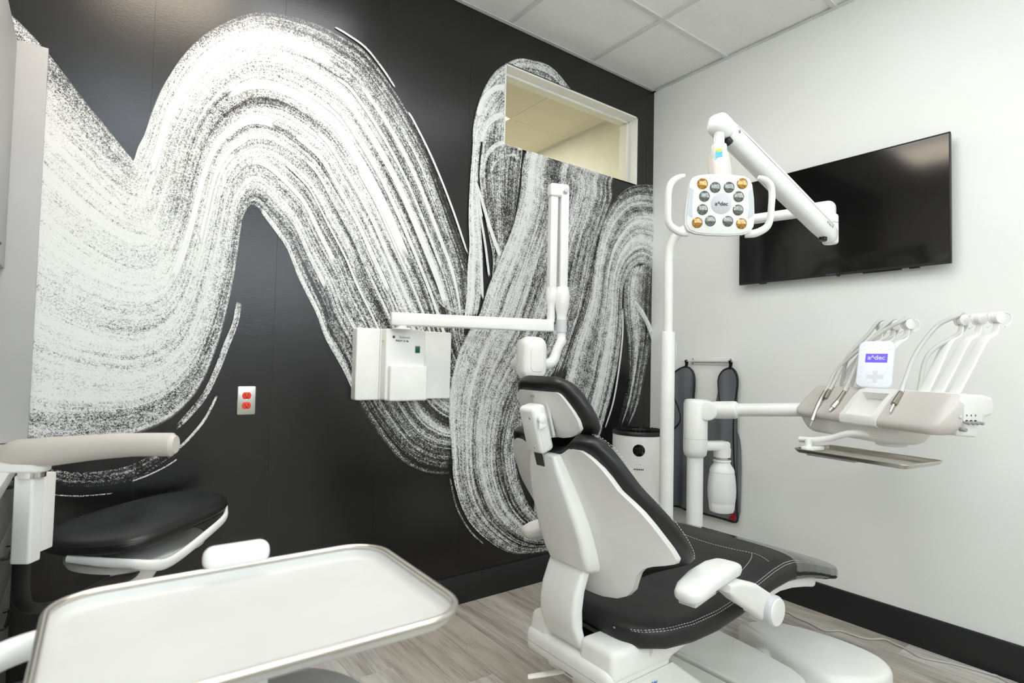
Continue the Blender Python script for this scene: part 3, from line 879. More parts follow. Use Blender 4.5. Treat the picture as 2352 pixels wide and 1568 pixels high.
         dens=[(0, [1.0, 1.0, 1.0, 1.0, 1.0, 1.0, 1.0, 1.0, 1.0]), (6, [1.0, 1.0, 1.0, 1.0, 1.0, 1.0, 1.0, 1.0, 1.0])], strk=[(0, 0.5), (6, 0.5)], nv=6, sub=5, edge=(0.3, 0.3), ends=(0.1, 0.1)),
    dict(a=[(0.309, 1.503), (0.334, 1.619), (0.357, 1.765), (0.376, 1.879), (0.402, 1.965), (0.440, 2.026)],
         b=[(0.316, 1.485), (0.341, 1.603), (0.365, 1.750), (0.383, 1.865), (0.408, 1.950), (0.445, 2.009)],
         dens=[(0, [1.05, 1.05, 1.05, 1.05, 1.05, 1.05, 1.05, 1.05, 1.05]), (5, [1.05, 1.05, 1.05, 1.05, 1.05, 1.05, 1.05, 1.05, 1.05])], strk=[(0, 0.4), (5, 0.4)], nv=6, sub=5, edge=(0.3, 0.3), ends=(0.1, 0.1)),
    dict(a=[(0.281, 1.328), (0.325, 1.463), (0.351, 1.585), (0.374, 1.733), (0.392, 1.849), (0.415, 1.931)],
         b=[(0.285, 1.315), (0.330, 1.452), (0.355, 1.575), (0.379, 1.725), (0.396, 1.841), (0.419, 1.922)],
         dens=[(0, [1.0, 1.0, 1.0, 1.0, 1.0, 1.0, 1.0, 1.0, 1.0]), (5, [1.0, 1.0, 1.0, 1.0, 1.0, 1.0, 1.0, 1.0, 1.0])], strk=[(0, 0.4), (5, 0.4)], nv=6, sub=5, edge=(0.3, 0.3), ends=(0.1, 0.1)),
    dict(a=[(0.296, 1.277), (0.343, 1.418), (0.370, 1.546), (0.393, 1.699), (0.410, 1.816), (0.429, 1.894)],
         b=[(0.301, 1.260), (0.349, 1.403), (0.376, 1.534), (0.400, 1.687), (0.415, 1.805), (0.434, 1.882)],
         dens=[(0, [0.95, 0.95, 0.95, 0.95, 0.95, 0.95, 0.95, 0.95, 0.95]), (5, [0.95, 0.95, 0.95, 0.95, 0.95, 0.95, 0.95, 0.95, 0.95])], strk=[(0, 0.4), (5, 0.4)], nv=6, sub=5, edge=(0.3, 0.3), ends=(0.1, 0.1)),
    dict(a=[(0.817, 2.668), (0.880, 2.654), (0.964, 2.624), (1.049, 2.552), (1.113, 2.483)],
         b=[(0.821, 2.678), (0.885, 2.664), (0.971, 2.634), (1.058, 2.561), (1.122, 2.491)],
         dens=[(0, [0.9, 0.9, 0.9, 0.9, 0.9, 0.9, 0.9, 0.9, 0.9]), (4, [0.9, 0.9, 0.9, 0.9, 0.9, 0.9, 0.9, 0.9, 0.9])], strk=[(0, 0.5), (4, 0.5)], nv=4, sub=5, edge=(0.3, 0.3), ends=(0.12, 0.12)),
    dict(a=[(1.176, 2.397), (1.214, 2.350), (1.298, 2.226), (1.375, 2.092), (1.455, 1.931), (1.533, 1.753)],
         b=[(1.185, 2.405), (1.224, 2.358), (1.309, 2.233), (1.386, 2.098), (1.467, 1.937), (1.545, 1.758)],
         dens=[(0, [0.95, 0.95, 0.95, 0.95, 0.95, 0.95, 0.95, 0.95, 0.95]), (5, [0.95, 0.95, 0.95, 0.95, 0.95, 0.95, 0.95, 0.95, 0.95])], strk=[(0, 0.5), (5, 0.5)], nv=4, sub=5, edge=(0.3, 0.3), ends=(0.12, 0.12)),
    dict(a=[(0.463, 1.433), (0.454, 1.347), (0.426, 1.262), (0.395, 1.159), (0.359, 1.069), (0.313, 1.001), (0.264, 0.943)],
         b=[(0.488, 1.431), (0.478, 1.341), (0.450, 1.252), (0.418, 1.149), (0.380, 1.055), (0.331, 0.983), (0.281, 0.924)],
         dens=[(0, [0.5, 0.5, 0.5, 0.5, 0.5, 0.5, 0.5, 0.5, 0.5]), (6, [0.5, 0.5, 0.5, 0.5, 0.5, 0.5, 0.5, 0.5, 0.5])], strk=[(0, 0.7), (6, 0.7)], nv=4, sub=5, edge=(0.3, 0.3), ends=(0.12, 0.12)),
    dict(a=[(0.408, 1.064), (0.369, 0.973), (0.328, 0.913), (0.290, 0.871), (0.246, 0.839)],
         b=[(0.418, 1.058), (0.379, 0.967), (0.336, 0.905), (0.297, 0.861), (0.252, 0.829)],
         dens=[(0, [0.6, 0.6, 0.6, 0.6, 0.6, 0.6, 0.6, 0.6, 0.6]), (4, [0.6, 0.6, 0.6, 0.6, 0.6, 0.6, 0.6, 0.6, 0.6])], strk=[(0, 0.7), (4, 0.7)], nv=4, sub=5, edge=(0.3, 0.3), ends=(0.12, 0.12)),
    dict(a=[(-0.106, 0.831), (-0.018, 0.805), (0.079, 0.802), (0.155, 0.820), (0.220, 0.857), (0.288, 0.908)],
         b=[(-0.103, 0.776), (-0.016, 0.753), (0.087, 0.746), (0.170, 0.764), (0.233, 0.806), (0.301, 0.859)],
         dens=[(0, [0.05, 0.15, 0.22, 0.2, 0.25, 0.28, 0.25, 0.2, 0.1]), (5, [0.0, 0.05, 0.1, 0.1, 0.12, 0.1, 0.12, 0.1, 0.05])], strk=[(0, 0.7), (5, 0.9)], nv=10, sub=5, edge=(0.06, 0.06), ends=(0.04, 0.04)),
    dict(a=[(0.146, 0.751), (0.198, 0.769), (0.252, 0.796), (0.290, 0.821)],
         b=[(0.143, 0.757), (0.195, 0.775), (0.249, 0.801), (0.287, 0.827)],
         dens=[(0, [0.7, 0.7, 0.7, 0.7, 0.7, 0.7, 0.7, 0.7, 0.7]), (3, [0.7, 0.7, 0.7, 0.7, 0.7, 0.7, 0.7, 0.7, 0.7])], strk=[(0, 0.5), (3, 0.5)], nv=4, sub=5, edge=(0.3, 0.3), ends=(0.12, 0.12)),
    dict(a=[(-0.096, 0.737), (-0.003, 0.718), (0.095, 0.716)],
         b=[(-0.096, 0.741), (-0.003, 0.723), (0.095, 0.720)],
         dens=[(0, [0.35, 0.35, 0.35, 0.35, 0.35, 0.35, 0.35, 0.35, 0.35]), (2, [0.35, 0.35, 0.35, 0.35, 0.35, 0.35, 0.35, 0.35, 0.35])], strk=[(0, 0.5), (2, 0.5)], nv=4, sub=5, edge=(0.3, 0.3), ends=(0.12, 0.12)),
    dict(a=[(1.520, 1.419), (1.534, 1.554), (1.536, 1.684), (1.545, 1.806), (1.536, 1.956), (1.540, 2.158), (1.549, 2.312), (1.549, 2.420), (1.580, 2.562), (1.634, 2.688), (1.707, 2.785), (1.825, 2.875), (1.938, 2.907), (2.073, 2.915), (2.217, 2.840), (2.318, 2.741)],
         b=[(1.609, 1.436), (1.627, 1.569), (1.635, 1.677), (1.625, 1.824), (1.604, 2.004), (1.591, 2.173), (1.600, 2.336), (1.624, 2.447), (1.688, 2.554), (1.755, 2.626), (1.828, 2.667), (1.918, 2.699), (1.997, 2.711), (2.068, 2.707), (2.163, 2.665), (2.233, 2.612)],
         dens=[(0, [0.6, 0.95, 1.0, 1.0, 0.95, 0.8, 0.7, 0.6, 0.5]), (4, [0.6, 0.9, 0.95, 1.0, 0.95, 0.85, 0.7, 0.6, 0.5]), (7, [0.4, 0.6, 0.75, 0.9, 0.75, 0.65, 0.6, 0.5, 0.4]), (10, [0.3, 0.45, 0.6, 0.5, 0.45, 0.7, 0.55, 0.4, 0.35]), (15, [0.25, 0.4, 0.4, 0.35, 0.7, 0.4, 0.3, 0.2, 0.2])], strk=[(0, 0.5), (7, 0.55), (15, 0.8)], nv=12, sub=5, edge=(0.06, 0.06), ends=(0.04, 0.04)),
    dict(a=[(1.684, 2.593), (1.624, 2.447), (1.605, 2.326), (1.593, 2.185), (1.613, 2.052), (1.656, 1.898), (1.693, 1.765), (1.692, 1.626)],
         b=[(1.843, 2.664), (1.876, 2.564), (1.880, 2.418), (1.871, 2.282), (1.857, 2.146), (1.826, 1.972), (1.777, 1.835), (1.723, 1.699)],
         dens=[(0, [0.5, 0.6, 0.5, 0.45, 0.5, 0.5, 0.4, 0.35, 0.3]), (3, [0.6, 0.5, 0.35, 0.3, 0.3, 0.35, 0.3, 0.3, 0.15]), (5, [0.55, 0.4, 0.35, 0.35, 0.35, 0.3, 0.3, 0.3, 0.2]), (7, [0.6, 0.5, 0.4, 0.4, 0.5, 0.4, 0.35, 0.3, 0.3])], strk=[(0, 0.6), (7, 0.65)], nv=14, sub=5, edge=(0.03, 0.06), ends=(0.04, 0.04)),
    dict(a=[(1.624, 2.143), (1.647, 2.272), (1.710, 2.350), (1.793, 2.385), (1.864, 2.364)],
         b=[(1.587, 2.141), (1.611, 2.276), (1.688, 2.372), (1.799, 2.419), (1.886, 2.397)],
         dens=[(0, [0.6, 0.6, 0.6, 0.6, 0.6, 0.6, 0.6, 0.6, 0.6]), (4, [0.6, 0.6, 0.6, 0.6, 0.6, 0.6, 0.6, 0.6, 0.6])], strk=[(0, 0.7), (4, 0.7)], nv=4, sub=5, edge=(0.3, 0.3), ends=(0.12, 0.12)),
    dict(a=[(1.668, 2.152), (1.693, 2.237), (1.743, 2.298), (1.808, 2.326), (1.856, 2.310)],
         b=[(1.641, 2.152), (1.667, 2.242), (1.727, 2.314), (1.812, 2.350), (1.872, 2.334)],
         dens=[(0, [0.5, 0.5, 0.5, 0.5, 0.5, 0.5, 0.5, 0.5, 0.5]), (4, [0.5, 0.5, 0.5, 0.5, 0.5, 0.5, 0.5, 0.5, 0.5])], strk=[(0, 0.7), (4, 0.7)], nv=4, sub=5, edge=(0.3, 0.3), ends=(0.12, 0.12)),
    dict(a=[(1.617, 2.346), (1.646, 2.437), (1.700, 2.496), (1.759, 2.525)],
         b=[(1.571, 2.347), (1.603, 2.447), (1.673, 2.525), (1.744, 2.562)],
         dens=[(0, [0.85, 0.85, 0.85, 0.85, 0.85, 0.85, 0.85, 0.85, 0.85]), (3, [0.85, 0.85, 0.85, 0.85, 0.85, 0.85, 0.85, 0.85, 0.85])], strk=[(0, 0.5), (3, 0.5)], nv=4, sub=5, edge=(0.3, 0.3), ends=(0.12, 0.12)),
    dict(a=[(1.597, 2.479), (1.633, 2.584), (1.694, 2.650), (1.758, 2.680)],
         b=[(1.556, 2.480), (1.596, 2.592), (1.671, 2.676), (1.748, 2.714)],
         dens=[(0, [0.9, 0.9, 0.9, 0.9, 0.9, 0.9, 0.9, 0.9, 0.9]), (3, [0.9, 0.9, 0.9, 0.9, 0.9, 0.9, 0.9, 0.9, 0.9])], strk=[(0, 0.5), (3, 0.5)], nv=4, sub=5, edge=(0.3, 0.3), ends=(0.12, 0.12)),
    dict(a=[(1.564, 2.140), (1.603, 2.047), (1.660, 1.907), (1.730, 1.760)],
         b=[(1.582, 2.148), (1.624, 2.057), (1.685, 1.918), (1.759, 1.773)],
         dens=[(0, [1.05, 1.05, 1.05, 1.05, 1.05, 1.05, 1.05, 1.05, 1.05]), (3, [1.05, 1.05, 1.05, 1.05, 1.05, 1.05, 1.05, 1.05, 1.05])], strk=[(0, 0.3), (3, 0.3)], nv=4, sub=5, edge=(0.3, 0.3), ends=(0.12, 0.12)),
    dict(a=[(1.565, 2.132), (1.597, 1.979), (1.634, 1.825), (1.666, 1.645)],
         b=[(1.581, 2.138), (1.613, 1.984), (1.650, 1.829), (1.683, 1.649)],
         dens=[(0, [0.95, 0.95, 0.95, 0.95, 0.95, 0.95, 0.95, 0.95, 0.95]), (3, [0.95, 0.95, 0.95, 0.95, 0.95, 0.95, 0.95, 0.95, 0.95])], strk=[(0, 0.3), (3, 0.3)], nv=4, sub=5, edge=(0.3, 0.3), ends=(0.12, 0.12)),
    dict(a=[(1.569, 2.088), (1.588, 1.909), (1.606, 1.730), (1.623, 1.528)],
         b=[(1.590, 2.094), (1.609, 1.914), (1.628, 1.734), (1.645, 1.530)],
         dens=[(0, [0.9, 0.9, 0.9, 0.9, 0.9, 0.9, 0.9, 0.9, 0.9]), (3, [0.9, 0.9, 0.9, 0.9, 0.9, 0.9, 0.9, 0.9, 0.9])], strk=[(0, 0.4), (3, 0.4)], nv=4, sub=5, edge=(0.3, 0.3), ends=(0.12, 0.12)),
    dict(a=[(1.566, 2.142), (1.585, 2.068), (1.612, 1.959)],
         b=[(1.579, 2.147), (1.598, 2.072), (1.625, 1.963)],
         dens=[(0, [0.9, 0.9, 0.9, 0.9, 0.9, 0.9, 0.9, 0.9, 0.9]), (2, [0.9, 0.9, 0.9, 0.9, 0.9, 0.9, 0.9, 0.9, 0.9])], strk=[(0, 0.3), (2, 0.3)], nv=4, sub=5, edge=(0.3, 0.3), ends=(0.12, 0.12)),
    dict(a=[(1.895, 2.422), (1.871, 2.295), (1.862, 2.174), (1.839, 2.039), (1.804, 1.917), (1.741, 1.771), (1.670, 1.619), (1.609, 1.450), (1.535, 1.345), (1.482, 1.226), (1.447, 1.061), (1.446, 0.916), (1.465, 0.779), (1.480, 0.634), (1.522, 0.502), (1.587, 0.388), (1.697, 0.285), (1.808, 0.212), (1.925, 0.172), (2.121, 0.156), (2.362, 0.176)],
         b=[(2.648, 2.430), (2.594, 2.349), (2.596, 2.250), (2.530, 2.104), (2.458, 1.944), (2.410, 1.778), (2.364, 1.590), (2.270, 1.392), (2.179, 1.222), (2.071, 1.085), (1.964, 0.966), (1.907, 0.842), (1.877, 0.746), (1.885, 0.651), (1.915, 0.555), (1.969, 0.454), (2.042, 0.373), (2.123, 0.313), (2.222, 0.274), (2.325, 0.271), (2.466, 0.288)],
         dens=[(0, [0.5, 0.85, 0.6, 0.45, 0.6, 0.75, 0.55, 0.4, 0.35]), (3, [0.6, 0.95, 0.6, 0.45, 0.55, 0.7, 0.5, 0.35, 0.3]), (6, [0.7, 0.8, 0.65, 0.6, 0.6, 0.4, 0.4, 0.38, 0.3]), (9, [0.6, 0.85, 0.7, 0.6, 0.55, 0.45, 0.3, 0.3, 0.3]), (11, [0.6, 0.85, 0.75, 0.6, 0.55, 0.5, 0.4, 0.35, 0.3]), (13, [0.45, 0.6, 0.6, 0.65, 0.5, 0.45, 0.42, 0.3, 0.2]), (15, [0.2, 0.35, 0.35, 0.45, 0.5, 0.5, 0.25, 0.2, 0.1]), (17, [0.12, 0.25, 0.2, 0.45, 0.25, 0.45, 0.3, 0.2, 0.06]), (20, [0.06, 0.1, 0.1, 0.15, 0.12, 0.15, 0.1, 0.1, 0.05])], strk=[(0, 0.6), (6, 0.7), (10, 0.55), (14, 0.9), (20, 0.9)], nv=30, sub=5, edge=(0.03, 0.05), ends=(0.04, 0.04)),
    dict(a=[(2.423, 2.179), (2.390, 1.988), (2.341, 1.770), (2.287, 1.558), (2.196, 1.348), (2.086, 1.122)],
         b=[(2.619, 2.271), (2.545, 2.093), (2.467, 1.865), (2.406, 1.620), (2.332, 1.406), (2.235, 1.147)],
         dens=[(0, [0.2, 0.25, 0.2, 0.25, 0.2, 0.25, 0.2, 0.2, 0.1]), (5, [0.25, 0.3, 0.25, 0.3, 0.3, 0.3, 0.25, 0.2, 0.2])], strk=[(0, 0.8), (5, 0.9)], nv=8, sub=5, edge=(0.15, 0.15), ends=(0.15, 0.15)),
    dict(a=[(2.046, 0.217), (2.002, 0.355), (2.005, 0.497), (2.035, 0.638), (2.114, 0.900), (2.208, 1.107), (2.272, 1.300), (2.349, 1.472), (2.409, 1.646), (2.445, 1.862), (2.496, 2.060), (2.581, 2.212), (2.686, 2.318), (2.813, 2.386), (2.986, 2.419), (3.123, 2.400)],
         b=[(2.259, 0.169), (2.317, 0.310), (2.383, 0.466), (2.429, 0.623), (2.511, 0.753), (2.583, 0.935), (2.644, 1.123), (2.687, 1.369), (2.691, 1.534), (2.696, 1.687), (2.742, 1.789), (2.803, 1.838), (2.866, 1.866), (2.931, 1.862), (3.020, 1.814), (3.112, 1.741)],
         dens=[(0, [0.1, 0.15, 0.2, 0.2, 0.2, 0.2, 0.2, 0.15, 0.1]), (3, [0.3, 0.4, 0.5, 0.55, 0.5, 0.55, 0.55, 0.5, 0.4]), (7, [0.35, 0.6, 0.55, 0.65, 0.65, 0.7, 0.6, 0.6, 0.5]), (10, [0.3, 0.45, 0.65, 0.7, 0.6, 0.65, 0.55, 0.6, 0.4]), (13, [0.2, 0.35, 0.5, 0.7, 0.6, 0.6, 0.6, 0.5, 0.35]), (15, [0.2, 0.4, 0.5, 0.6, 0.6, 0.6, 0.55, 0.5, 0.3])], strk=[(0, 0.7), (15, 0.6)], nv=24, sub=5, edge=(0.06, 0.06), ends=(0.04, 0.04)),
    dict(a=[(2.762, 1.842), (2.703, 1.715), (2.707, 1.536), (2.744, 1.344), (2.756, 1.150), (2.699, 0.959), (2.643, 0.812)],
         b=[(3.022, 1.920), (3.016, 1.790), (3.002, 1.614), (2.997, 1.411), (2.923, 1.180), (2.863, 0.954), (2.763, 0.792)],
         dens=[(0, [0.5, 0.45, 0.45, 0.45, 0.45, 0.45, 0.4, 0.4, 0.4]), (1, [0.38, 0.33, 0.33, 0.36, 0.36, 0.36, 0.32, 0.3, 0.3]), (3, [0.25, 0.25, 0.2, 0.2, 0.22, 0.25, 0.25, 0.2, 0.2]), (6, [0.08, 0.1, 0.12, 0.15, 0.16, 0.15, 0.12, 0.08, 0.02])], strk=[(0, 0.6), (6, 0.9)], nv=12, sub=5, edge=(0.06, 0.06), ends=(0.08, 0.4)),
    dict(a=[(2.775, 1.615), (2.851, 1.551), (2.928, 1.458), (2.981, 1.361)],
         b=[(2.815, 1.638), (2.894, 1.572), (2.976, 1.475), (3.031, 1.375)],
         dens=[(0, [0.7, 0.7, 0.7, 0.7, 0.7, 0.7, 0.7, 0.7, 0.7]), (3, [0.7, 0.7, 0.7, 0.7, 0.7, 0.7, 0.7, 0.7, 0.7])], strk=[(0, 0.5), (3, 0.5)], nv=4, sub=5, edge=(0.3, 0.3), ends=(0.12, 0.12)),
    dict(a=[(2.686, 1.589), (2.690, 1.397), (2.659, 1.178), (2.613, 0.976), (2.536, 0.805)],
         b=[(2.702, 1.591), (2.706, 1.397), (2.675, 1.176), (2.628, 0.973), (2.551, 0.801)],
         dens=[(0, [0.95, 0.95, 0.95, 0.95, 0.95, 0.95, 0.95, 0.95, 0.95]), (4, [0.95, 0.95, 0.95, 0.95, 0.95, 0.95, 0.95, 0.95, 0.95])], strk=[(0, 0.3), (4, 0.3)], nv=4, sub=5, edge=(0.3, 0.3), ends=(0.12, 0.12)),
    dict(a=[(1.434, 1.346), (1.540, 1.310), (1.625, 1.320)],
         b=[(1.447, 1.374), (1.547, 1.341), (1.621, 1.351)],
         dens=[(0, [0.5, 0.5, 0.5, 0.5, 0.5, 0.5, 0.5, 0.5, 0.5]), (2, [0.5, 0.5, 0.5, 0.5, 0.5, 0.5, 0.5, 0.5, 0.5])], strk=[(0, 0.8), (2, 0.8)], nv=4, sub=5, edge=(0.3, 0.3), ends=(0.12, 0.12)),
    dict(a=[(1.402, 1.502), (1.471, 1.450), (1.546, 1.461)],
         b=[(1.419, 1.519), (1.480, 1.471), (1.543, 1.483)],
         dens=[(0, [0.35, 0.35, 0.35, 0.35, 0.35, 0.35, 0.35, 0.35, 0.35]), (2, [0.35, 0.35, 0.35, 0.35, 0.35, 0.35, 0.35, 0.35, 0.35])], strk=[(0, 0.8), (2, 0.8)], nv=4, sub=5, edge=(0.3, 0.3), ends=(0.12, 0.12)),
    dict(a=[(1.310, 1.603), (1.380, 1.489), (1.468, 1.449)],
         b=[(1.335, 1.617), (1.403, 1.507), (1.483, 1.472)],
         dens=[(0, [0.3, 0.3, 0.3, 0.3, 0.3, 0.3, 0.3, 0.3, 0.3]), (2, [0.3, 0.3, 0.3, 0.3, 0.3, 0.3, 0.3, 0.3, 0.3])], strk=[(0, 0.8), (2, 0.8)], nv=4, sub=5, edge=(0.3, 0.3), ends=(0.12, 0.12)),
    dict(a=[(1.457, 0.646), (1.500, 0.490), (1.581, 0.358), (1.677, 0.265)],
         b=[(1.467, 0.647), (1.509, 0.492), (1.589, 0.362), (1.685, 0.270)],
         dens=[(0, [0.35, 0.35, 0.35, 0.35, 0.35, 0.35, 0.35, 0.35, 0.35]), (3, [0.35, 0.35, 0.35, 0.35, 0.35, 0.35, 0.35, 0.35, 0.35])], strk=[(0, 0.6), (3, 0.6)], nv=4, sub=5, edge=(0.3, 0.3), ends=(0.12, 0.12)),
]

VCOL = [0, .08, .2, .35, .5, .65, .8, .92, 1.0]

def stroke_mesh(s, lift):
    A = catmull([(p[0], 0, p[1]) for p in s['a']], s['sub'])
    Bq = catmull([(p[0], 0, p[1]) for p in s['b']], s['sub'])
    n, nv = len(A), s['nv']
    np_ = len(s['a']) - 1
    rows = [r[0] for r in s['dens']]
    tab = np.array([r[1] for r in s['dens']])
    bm = bmesh.new()
    uvl = bm.loops.layers.uv.new('stroke')
    cl = bm.verts.layers.float_color.new('paint')
    ul = bm.verts.layers.float_vector.new('uvw')
    u = 0.0
    wid = sum((A[i] - Bq[i]).length for i in range(n)) / n
    grid = []
    for i in range(n):
        if i:
            u += (((A[i] + Bq[i]) - (A[i - 1] + Bq[i - 1])) * 0.5).length
        k = i / s['sub']
        colv = [float(np.interp(k, rows, tab[:, c])) for c in range(9)]
        sk = float(np.interp(k, [q[0] for q in s['strk']], [q[1] for q in s['strk']]))
        fe = min(k / np_ / max(s['ends'][0], 1e-3), (1 - k / np_) / max(s['ends'][1], 1e-3), 1.0)
        line_ = []
        for j in range(nv + 1):
            v = j / nv
            p = A[i].lerp(Bq[i], v)
            vert = bm.verts.new((p.x, YW - lift, p.z))
            e = min(v / s['edge'][0], (1 - v) / s['edge'][1], 1.0) * 0.5 + 0.5 * min(fe, 1.0)
            if fe < 1 or min(v, 1 - v) < max(s['edge']):
                e = min(min(v / s['edge'][0], (1 - v) / s['edge'][1], 1.0), fe)
            vert[cl] = (float(np.interp(v, VCOL, colv)), sk, e, 1.0)
            vert[ul] = (u + lift * 3000, v * wid + lift * 1700, 0)
            line_.append(vert)
        grid.append(line_)
    for i in range(n - 1):
        for j in range(nv):
            q = (grid[i][j], grid[i][j + 1], grid[i + 1][j + 1], grid[i + 1][j])
            try:
                bm.faces.new(q)
            except ValueError:
                pass
    # leave the window opening and everything above the ceiling and past the walls free
    def cut(co, no):
        bmesh.ops.bisect_plane(bm, geom=bm.verts[:] + bm.edges[:] + bm.faces[:], plane_co=co, plane_no=no)
    x0, x1, z0, z1 = WIN
    cut((x0, 0, 0), (1, 0, 0)); cut((x1, 0, 0), (1, 0, 0)); cut((0, 0, z0), (0, 0, 1)); cut((0, 0, z1), (0, 0, 1))
    cut((XW, 0, 0), (1, 0, 0)); cut((0, 0, HC), (0, 0, 1)); cut((-0.60, 0, 0), (1, 0, 0)); cut((0, 0, 0.145), (0, 0, 1))
    dead = []
    for f in bm.faces:
        c = f.calc_center_median()
        if (x0 < c.x < x1 and z0 < c.z < z1) or c.x > XW or c.z > HC or c.x < -0.60 or c.z < 0.145:
            dead.append(f)
    bmesh.ops.delete(bm, geom=dead, context='FACES')
    for f in bm.faces:
        if f.normal.y > 0:
            f.normal_flip()
        for lp in f.loops:
            lp[uvl].uv = lp.vert[ul].xy
    me = bpy.data.meshes.new('brush_stroke')
    bm.to_mesh(me); bm.free()
    me.materials.append(MAT['stroke'])
    return me
for i, s in enumerate(STROKES):
    me = stroke_mesh(s, 0.0006 + 0.00025 * i)
    if len(me.polygons):
        part('brush_stroke', me, 'stroke', wall_left)

# ------------------------------------------------------------------ casework along the left side
def slab(a, b_):
    return ((a[0] + b_[0]) / 2, (a[1] + b_[1]) / 2, (a[2] + b_[2]) / 2), (abs(b_[0] - a[0]), abs(b_[1] - a[1]), abs(b_[2] - a[2]))
def sbox(b, a, c, bev=0.0, seg=2):
    p, s = slab(a, c)
    return b.box(p, s, bev, seg)

solo('end_panel', sbox(B(), (XL, 2.432, 0.915), (-0.143, 2.456, 2.224), 0.0015), 'cabinet',
     'tall light grey end panel between the counter and mural, left edge', 'panel')
t = top('wall_cabinet', 'grey wall cabinet with flat door above the counter, left edge', 'cabinet', (-0.5, 1.6, 1.47))
part('body', sbox(B(), (XL, 0.70, 1.474), (-0.245, 2.430, 2.222), 0.001), 'cabinet', t)
for y0, y1 in ((0.702, 1.563), (1.567, 2.428)):
    d = part('door', sbox(B(), (-0.244, y0, 1.474), (-0.222, y1, 2.222), 0.0015), 'cabinet', t)
    part('pull', B().tube([(-0.222, (y0 + y1) / 2 - 0.06, 1.50), (-0.20, (y0 + y1) / 2 - 0.06, 1.50), (-0.20, (y0 + y1) / 2 + 0.06, 1.50), (-0.222, (y0 + y1) / 2 + 0.06, 1.50)], 0.004, 8, smooth=False), 'black', d)
solo('countertop', sbox(B(), (XL, 0.70, 0.880), (-0.140, 2.456, 0.912), 0.003, 3), 'counter',
     'white countertop running along the left side under the wall cabinet', 'countertop')
t = top('base_cabinet', 'dark grey base cabinet with black pulls under the white countertop', 'cabinet', (-0.5, 1.6, 0))
part('body', sbox(B(), (XL, 0.70, 0.10), (-0.188, 2.454, 0.878), 0.001), 'base_cabinet', t)
part('toe_kick', sbox(B(), (XL, 0.72, 0.0), (-0.24, 2.454, 0.10)), 'black', t)
for y0, y1 in ((0.702, 1.283), (1.287, 1.868), (1.872, 2.452)):
    for z0_, z1_ in ((0.105, 0.49), (0.494, 0.68), (0.684, 0.874)):
        d = part('drawer', sbox(B(), (-0.187, y0, z0_), (-0.166, y1, z1_), 0.0015), 'base_cabinet', t)
        ym, zm = (y0 + y1) / 2, z1_ - 0.04
        part('pull', B().tube([(-0.166, ym - 0.07, zm), (-0.152, ym - 0.07, zm), (-0.148, ym - 0.05, zm), (-0.148, ym + 0.05, zm), (-0.152, ym + 0.07, zm), (-0.166, ym + 0.07, zm)], 0.005, 8, smooth=False), 'black', d)

# ------------------------------------------------------------------ television
t = top('television', 'black flat screen television hung on the white wall', 'television', (2.95, 1.30, 1.67))
y0, y1, z0, z1 = 0.811, 1.793, 1.673, 2.242
xf = 2.930
part('housing', sbox(B(), (xf + 0.004, y0 + 0.002, z0 + 0.002), (xf + 0.024, y1 - 0.002, z1 - 0.002), 0.004, 2).box((xf + 0.034, 1.30, 1.90), (0.026, 0.62, 0.34), 0.008, 3), 'black', t)
bz = B()
for a, c in (((y0, z0), (y1, z0 + 0.011)), ((y0, z1 - 0.005), (y1, z1)), ((y0, z0 + 0.011), (y0 + 0.005, z1 - 0.005)), ((y1 - 0.005, z0 + 0.011), (y1, z1 - 0.005))):
    sbox(bz, (xf - 0.003, a[0], a[1]), (xf + 0.010, c[0], c[1]), 0.001, 1)
part('bezel', bz, 'black', t)
part('screen', sbox(B(), (xf, y0 + 0.005, z0 + 0.011), (xf + 0.003, y1 - 0.005, z1 - 0.005)), 'tv', t)
part('badge', sbox(B(), (xf - 0.0045, 1.277, z0 + 0.002), (xf - 0.002, 1.323, z0 + 0.009), 0.001, 1), 'print_dark', t)
part('sensor', sbox(B(), (xf - 0.002, 1.262, z0 - 0.006), (xf + 0.012, 1.274, z0 + 0.002), 0.001, 1), 'black', t)
for yc, ln in ((1.08, 0.16), (0.95, 0.04), (1.66, 0.04)):
    part('vent', B().box((xf + 0.014, yc, z0 - 0.001), (0.012, ln, 0.006), 0.001, 1), 'black', t)
part('wall_bracket', B().box((2.968, 1.30, 1.95), (0.036, 0.30, 0.22)), 'black', t)

# ------------------------------------------------------------------ orange hospital receptacle on the mural
t = top('wall_outlet', 'steel plate with two orange receptacles on the black wall', 'outlet', (0.518, YW, 0.98))
F = frame((0.518, YW - 0.0002, 1.035), (1, 0, 0), (0, 0, 1))      # local z points into the room
part('cover_plate', B().prism(rrect(0.070, 0.114, 0.006), 0.0, 0.006, F, 0.0035, 3, both=False), 'steel', t)
for dz in (0.0195, -0.0195):
    oc = part('receptacle', B().prism([(0.0165 * math.cos(a) , max(-0.0135, min(0.0135, 0.0172 * math.sin(a))) + dz) for a in [2 * math.pi * k / 40 for k in range(40)]], 0.004, 0.0085, F, 0.001, 2, both=False), 'orange', t)
    sl = B()
    sl.box((-0.0063, dz + 0.004, 0.0085), (0.0022, 0.008, 0.0006), M=F).box((0.0063, dz + 0.004, 0.0085), (0.0022, 0.0065, 0.0006), M=F)
    sl.lathe([(0, 0), (0.0026, 0), (0.0026, 0.0006), (0, 0.0006)], (0, dz - 0.0065, 0.0083), (0, 0, 1), 14, F)
    part('slots', sl, 'black', oc)
part('screw', B().lathe([(0, 0), (0.0032, 0), (0.003, 0.001), (0, 0.0016)], (0, 0, 0.006), (0, 0, 1), 14, F), 'chrome', t)

